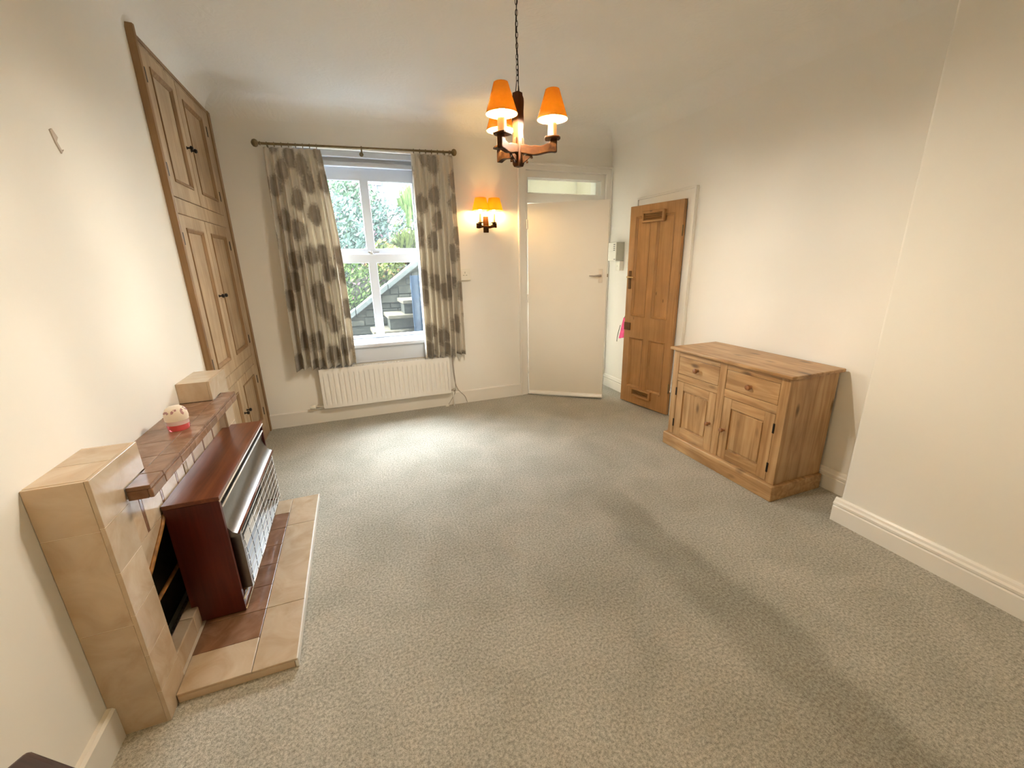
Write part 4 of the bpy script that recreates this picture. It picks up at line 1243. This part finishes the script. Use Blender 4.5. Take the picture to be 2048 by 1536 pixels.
for n_, (a, b) in enumerate(yd):
    dr = part('drawer', box(sX + 0.001, sX + 0.019, a + gp, b - gp, zr[0] + gp, zr[1] - gp, bev=0.002), M_PINE['y'], sb)
    wknob(dr, (a + b) / 2, (zr[0] + zr[1]) / 2 - 0.005, sX + 0.001)
    pan = (a + 0.070, b - 0.070, zd[0] + 0.075, zd[1] - 0.070)
    do = part('door', B().box(sX + 0.012, sX + 0.019, pan[0] - 0.004, pan[1] + 0.004, pan[2] - 0.004, pan[3] + 0.004), M_PINE['z'], sb)
    for c, d in ((a + gp, pan[0]), (pan[1], b - gp)):
        part('stile', box(sX + 0.001, sX + 0.020, c, d, zd[0] + gp, zd[1] - gp, bev=0.0012, seg=1), M_PINE['z'], do)
    for c, d in ((zd[0] + gp, pan[2]), (pan[3], zd[1] - gp)):
        part('rail', box(sX + 0.0014, sX + 0.020, pan[0] + 0.0003, pan[1] - 0.0003, c, d, bev=0.0012, seg=1), M_PINE['y'], do)
    part('raised_field', box(sX + 0.005, sX + 0.0118, pan[0] + 0.012, pan[1] - 0.012, pan[2] + 0.012, pan[3] - 0.012, bev=0.005, seg=1), M_PINE['z'], do)
    ky = b - 0.035 if n_ == 0 else a + 0.035
    wknob(do, ky, 0.325, sX + 0.001, 0.016)
    hy = a if n_ == 0 else b
    for hz in (0.205, 0.470):
        part('hinge', B().box(sX - 0.004, sX + 0.0005, hy - 0.006, hy + 0.006, hz - 0.032, hz + 0.032).bevel(0.001, 1), M_IRON, do)

# ------------------------------------------------------------------ small dark side table by the camera
ta = -0.60
tb = empty('side_table', (-0.682, 0.712, 0), 'small dark wooden side table at the bottom corner beside the fireplace wall', 'side table', rz=ta)
TZ = 0.60
part('table_top', B().box(-0.105, 0.19, -0.155, 0.125, TZ - 0.028, TZ).bevel(0.010, 3), M_DWOOD['x'], tb, world=False)
for lx in (-0.08, 0.165):
    for ly in (-0.13, 0.10):
        part('leg', B().box(lx - 0.015, lx + 0.015, ly - 0.015, ly + 0.015, 0.0, TZ - 0.0285).bevel(0.003, 1), M_DWOOD['z'], tb, world=False)
part('apron', B().plate('z', [-0.085, -0.070, 0.155, 0.170], [-0.135, -0.12, 0.09, 0.105], [(-0.070, 0.155, -0.12, 0.09)], TZ - 0.085, TZ - 0.0285), M_DWOOD['x'], tb, world=False)

# ------------------------------------------------------------------ garden outside the window
OUT = 0.92      # garden colours darkened so the bright sky won't blow them out
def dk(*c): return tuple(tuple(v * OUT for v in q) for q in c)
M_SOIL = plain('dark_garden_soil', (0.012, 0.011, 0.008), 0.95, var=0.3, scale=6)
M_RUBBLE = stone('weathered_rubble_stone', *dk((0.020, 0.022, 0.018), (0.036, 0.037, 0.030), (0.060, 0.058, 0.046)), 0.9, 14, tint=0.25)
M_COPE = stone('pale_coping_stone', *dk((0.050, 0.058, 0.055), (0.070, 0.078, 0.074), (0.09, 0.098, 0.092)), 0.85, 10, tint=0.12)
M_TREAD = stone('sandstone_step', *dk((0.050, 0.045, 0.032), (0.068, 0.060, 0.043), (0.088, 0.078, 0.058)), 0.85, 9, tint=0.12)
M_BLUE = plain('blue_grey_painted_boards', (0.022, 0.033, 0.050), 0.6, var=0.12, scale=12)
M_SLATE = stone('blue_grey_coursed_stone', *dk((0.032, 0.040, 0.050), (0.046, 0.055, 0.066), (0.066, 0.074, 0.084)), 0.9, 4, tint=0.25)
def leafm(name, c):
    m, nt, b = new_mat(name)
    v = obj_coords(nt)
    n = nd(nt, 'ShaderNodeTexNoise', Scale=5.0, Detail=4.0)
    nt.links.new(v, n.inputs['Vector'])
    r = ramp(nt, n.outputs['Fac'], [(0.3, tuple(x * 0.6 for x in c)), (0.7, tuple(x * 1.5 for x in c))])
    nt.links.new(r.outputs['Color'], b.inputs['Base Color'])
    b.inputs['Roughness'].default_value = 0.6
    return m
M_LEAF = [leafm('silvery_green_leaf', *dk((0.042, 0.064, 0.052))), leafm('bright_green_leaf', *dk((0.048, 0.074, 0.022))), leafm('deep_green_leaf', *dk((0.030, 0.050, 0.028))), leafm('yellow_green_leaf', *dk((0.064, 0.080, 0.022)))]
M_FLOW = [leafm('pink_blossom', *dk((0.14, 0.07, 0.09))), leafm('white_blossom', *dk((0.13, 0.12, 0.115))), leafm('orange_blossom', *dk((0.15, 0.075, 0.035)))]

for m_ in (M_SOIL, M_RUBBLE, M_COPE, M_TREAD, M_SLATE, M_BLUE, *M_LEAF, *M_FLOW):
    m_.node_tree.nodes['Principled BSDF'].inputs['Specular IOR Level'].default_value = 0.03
gr_ = B()
gy = [4.60, 5.76, 5.80, 7.0, 9.0, 14.0, 40.0]
gz = [-0.05, -0.05, 0.75, 1.15, 1.75, 2.0, 2.3]
rows = []
for y_, z_ in zip(gy, gz):
    row = []
    for q in range(25):
        x_ = -12 + q
        slope = 0.0 if y_ < 5.78 else max(-0.25, min(0.55, 0.55 * (x_ - 0.0))) * (1 if y_ < 6.5 else 0.25)
        row.append((x_, y_, z_ + slope))
    rows.append(row)
gr_.sheet(rows, True)
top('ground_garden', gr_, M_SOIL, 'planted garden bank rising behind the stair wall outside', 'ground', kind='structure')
top('ground_outside', B().plate('z', [-40, 40], [-40, 60], [], -0.45, -0.30), M_SOIL, 'open ground around the house', 'ground', kind='structure')

# sloping stone stair wall with coping
sw_ = empty('stair_wall', (0.4, 5.70, -0.05), 'rubble stone garden wall with pale sloping coping rising outside the window', 'garden wall')
def cz(x): return 0.915 + (x + 0.054) * 0.709
rnd = random.Random(5)
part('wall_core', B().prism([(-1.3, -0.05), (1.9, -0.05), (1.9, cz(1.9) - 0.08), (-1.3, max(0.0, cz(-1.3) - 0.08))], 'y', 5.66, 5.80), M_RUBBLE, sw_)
zrow = -0.05
while zrow < 1.9:
    hrow = rnd.uniform(0.07, 0.13)
    x = -1.0 + rnd.uniform(0, 0.1)
    while x < 1.5:
        w = rnd.uniform(0.10, 0.26)
        zt = zrow + hrow - 0.008
        lim = min(cz(x), cz(x + w)) - 0.075
        if zt < lim + 0.05 and zrow < lim - 0.02:
            part('stone', B().box(x + 0.004, x + w - 0.004, 5.625 + rnd.uniform(0, 0.02), 5.67, zrow + 0.004, min(zt, lim)).bevel(0.006, 1), M_RUBBLE, sw_)
        x += w
    zrow += hrow
x = -1.25
while x < 1.6:
    w = 0.42
    part('coping', B().prism([(x + 0.004, cz(x) - 0.075), (x + w - 0.004, cz(x + w) - 0.075), (x + w - 0.004, cz(x + w)), (x + 0.004, cz(x))], 'y', 5.59, 5.84).bevel(0.006, 1), M_COPE, sw_)
    x += w
st = empty('garden_steps', (0.9, 5.3, -0.05), 'worn sandstone steps climbing beside the garden wall outside', 'steps')
for q, zt in enumerate((0.170, 0.355, 0.540, 0.722, 0.905, 1.075)):
    x0s = -0.40 + 0.185 * q
    x1s = x0s + 0.52
    part('riser', B().box(x0s + 0.04, 1.25 + 0.01 * q, 5.22 + 0.002 * q, 5.62, -0.05 if q == 0 else zt - 0.185, zt - 0.05), M_RUBBLE, st)
    part('tread', B().prism([(x0s, 5.62), (x0s + 0.02, 5.16), (x1s - 0.15, 5.14), (x1s, 5.20), (x1s, 5.62)], 'z', zt - 0.048, zt).bevel(0.008, 1), M_TREAD, st)
bp_ = empty('blue_screen', (1.0, 5.0, -0.05), 'blue-grey boarded screen standing at the foot of the garden steps', 'screen')
for q in range(7):
    xx = 0.640 + q * 0.095
    part('board', B().box(xx, xx + 0.091, 5.02, 5.04, -0.05, 1.36).bevel(0.002, 1), M_BLUE, bp_)
part('rail', B().box(0.64, 1.30, 5.041, 5.07, 1.20, 1.28), M_BLUE, bp_)
part('rail', B().box(0.64, 1.30, 5.041, 5.07, 0.20, 0.28), M_BLUE, bp_)

def bush(name, c, r, n, size, mat, label, flower=None, nf=0, spiky=False, seed=1, group='shrubs in the garden outside'):
    rn = random.Random(seed)
    base = (c[0], c[1], c[2] - r[2])
    o = empty(name, base, label, 'shrub', group)
    def leaves(num, sz, shell, spk):
        b = B()
        for _ in range(num):
            while True:
                d = Vector((rn.uniform(-1, 1), rn.uniform(-1, 1), rn.uniform(-1, 1)))
                if 0.05 < d.length < 1: break
            if spk:
                az = rn.uniform(0, 2 * math.pi); tilt = rn.uniform(0.05, 0.75)
                h = r[2] * 2 * rn.uniform(0.6, 1.05)
                tip = Vector((c[0] + r[0] * math.sin(tilt) * math.cos(az) * 1.2, c[1] + r[1] * math.sin(tilt) * math.sin(az) * 1.2, base[2] + h * math.cos(tilt)))
                ro = Vector((c[0] + rn.uniform(-0.3, 0.3) * r[0], c[1] + rn.uniform(-0.3, 0.3) * r[1], base[2]))
                md = (tip + ro) / 2 + Vector((0, 0, 0.1 * r[2]))
                sd = Vector((-math.sin(az), math.cos(az), 0)) * sz * 0.16
                v = [b._v(ro - sd), b._v(ro + sd), b._v(md + sd), b._v(md - sd), b._v(tip)]
                b.face([v[0], v[1], v[2], v[3]]); b.face([v[3], v[2], v[4]])
                continue
            d = d.normalized() * (shell + (1 - shell) * rn.random() ** 0.5)
            lump = 1 + 0.18 * math.sin(5 * d.x + seed) * math.cos(4 * d.z + seed)
            p = Vector((c[0] + d.x * r[0] * lump, c[1] + d.y * r[1] * lump, c[2] + d.z * r[2] * lump))
            q = Vector((rn.uniform(-1, 1), rn.uniform(-1, 1), rn.uniform(-0.3, 1))).normalized()
            t = q.orthogonal().normalized()
            u = q.cross(t)
            s = sz * rn.uniform(0.6, 1.3)
            v = [b._v(p - t * s), b._v(p + u * s * 0.42), b._v(p + t * s), b._v(p - u * s * 0.42)]
            b.face(v)
        return b
    part('leaves', leaves(n, size, 0.55, spiky), mat, o, kind='stuff')
    if flower is not None:
        part('blossom', leaves(nf, size * 0.9, 0.9, False), flower, o, kind='stuff')
    part('stem', B().tube([(c[0], c[1], base[2] - 0.15), (c[0], c[1], base[2] + r[2] * 0.6)], 0.02, 6), M_SOIL, o)
    return o
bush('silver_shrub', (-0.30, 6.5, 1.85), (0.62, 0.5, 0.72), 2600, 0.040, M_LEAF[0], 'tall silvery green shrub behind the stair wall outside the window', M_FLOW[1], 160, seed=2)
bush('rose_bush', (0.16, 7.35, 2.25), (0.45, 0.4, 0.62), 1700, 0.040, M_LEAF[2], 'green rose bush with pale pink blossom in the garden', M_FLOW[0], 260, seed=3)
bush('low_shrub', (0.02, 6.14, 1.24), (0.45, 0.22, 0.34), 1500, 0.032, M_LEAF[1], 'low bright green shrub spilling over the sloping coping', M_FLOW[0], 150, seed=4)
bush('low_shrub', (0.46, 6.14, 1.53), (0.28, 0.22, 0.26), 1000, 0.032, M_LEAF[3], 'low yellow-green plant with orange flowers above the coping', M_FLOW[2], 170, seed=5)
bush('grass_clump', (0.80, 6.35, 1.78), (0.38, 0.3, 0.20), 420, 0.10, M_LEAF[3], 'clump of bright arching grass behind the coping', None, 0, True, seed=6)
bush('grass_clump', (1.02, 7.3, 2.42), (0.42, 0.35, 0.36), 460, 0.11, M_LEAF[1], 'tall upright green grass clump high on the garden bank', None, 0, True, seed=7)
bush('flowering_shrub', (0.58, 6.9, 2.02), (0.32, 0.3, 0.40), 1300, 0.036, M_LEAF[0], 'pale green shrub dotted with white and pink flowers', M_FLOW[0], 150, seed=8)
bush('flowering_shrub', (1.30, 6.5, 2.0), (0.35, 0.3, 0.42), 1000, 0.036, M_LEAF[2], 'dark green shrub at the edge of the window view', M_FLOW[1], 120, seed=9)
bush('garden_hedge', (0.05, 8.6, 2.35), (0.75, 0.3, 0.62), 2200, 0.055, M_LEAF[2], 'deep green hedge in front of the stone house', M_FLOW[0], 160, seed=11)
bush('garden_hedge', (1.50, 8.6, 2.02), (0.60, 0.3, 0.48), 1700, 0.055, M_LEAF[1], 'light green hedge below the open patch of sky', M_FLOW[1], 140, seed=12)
# timber posts and far house
for px, pz, w, lab in ((0.62, 2.62, 0.05, 'pale timber post standing between the shrubs'), (0.90, 2.45, 0.035, 'slim pale stake beside the tall grass')):
    ps = B().prism([(px - w / 2, 1.2), (px + w / 2, 1.2), (px + w / 2, pz - 0.02), (px, pz), (px - w / 2, pz - 0.02)], 'y', 7.42, 7.42 + w)
    top('garden_post', ps, plain('pale_weathered_timber', (0.04, 0.043, 0.042), 0.8, var=0.1) if 'pale_weathered_timber' not in bpy.data.materials else bpy.data.materials['pale_weathered_timber'], lab, 'post', 'timber posts in the garden')
hs = empty('stone_house', (-1.0, 10.5, 1.6), 'blue-grey coursed stone house beyond the garden', 'building')
part('wall_core', B().box(-6.0, 0.95, 10.55, 14.0, 1.4, 4.6), M_SLATE, hs)
zrow = 2.2
while zrow < 4.2:
    x = -1.2 + rnd.uniform(0, 0.15)
    while x < 0.95:
        w = min(rnd.uniform(0.22, 0.42), 0.95 - x)
        if w > 0.06:
            part('stone', B().box(x + 0.006, x + w - 0.006, 10.50 + rnd.uniform(0, 0.012), 10.56, zrow + 0.006, zrow + 0.134).bevel(0.006, 1), M_SLATE, hs)
        x += w
    zrow += 0.14
part('downpipe', B().tube([(-0.10, 10.44, 1.6), (-0.10, 10.44, 4.6)], 0.045, 8), M_BLUE, hs)
part('roof', B().prism([(10.3, 4.6), (14.3, 4.6), (12.3, 6.2)], 'x', -6.2, 1.15), M_SLATE, hs)
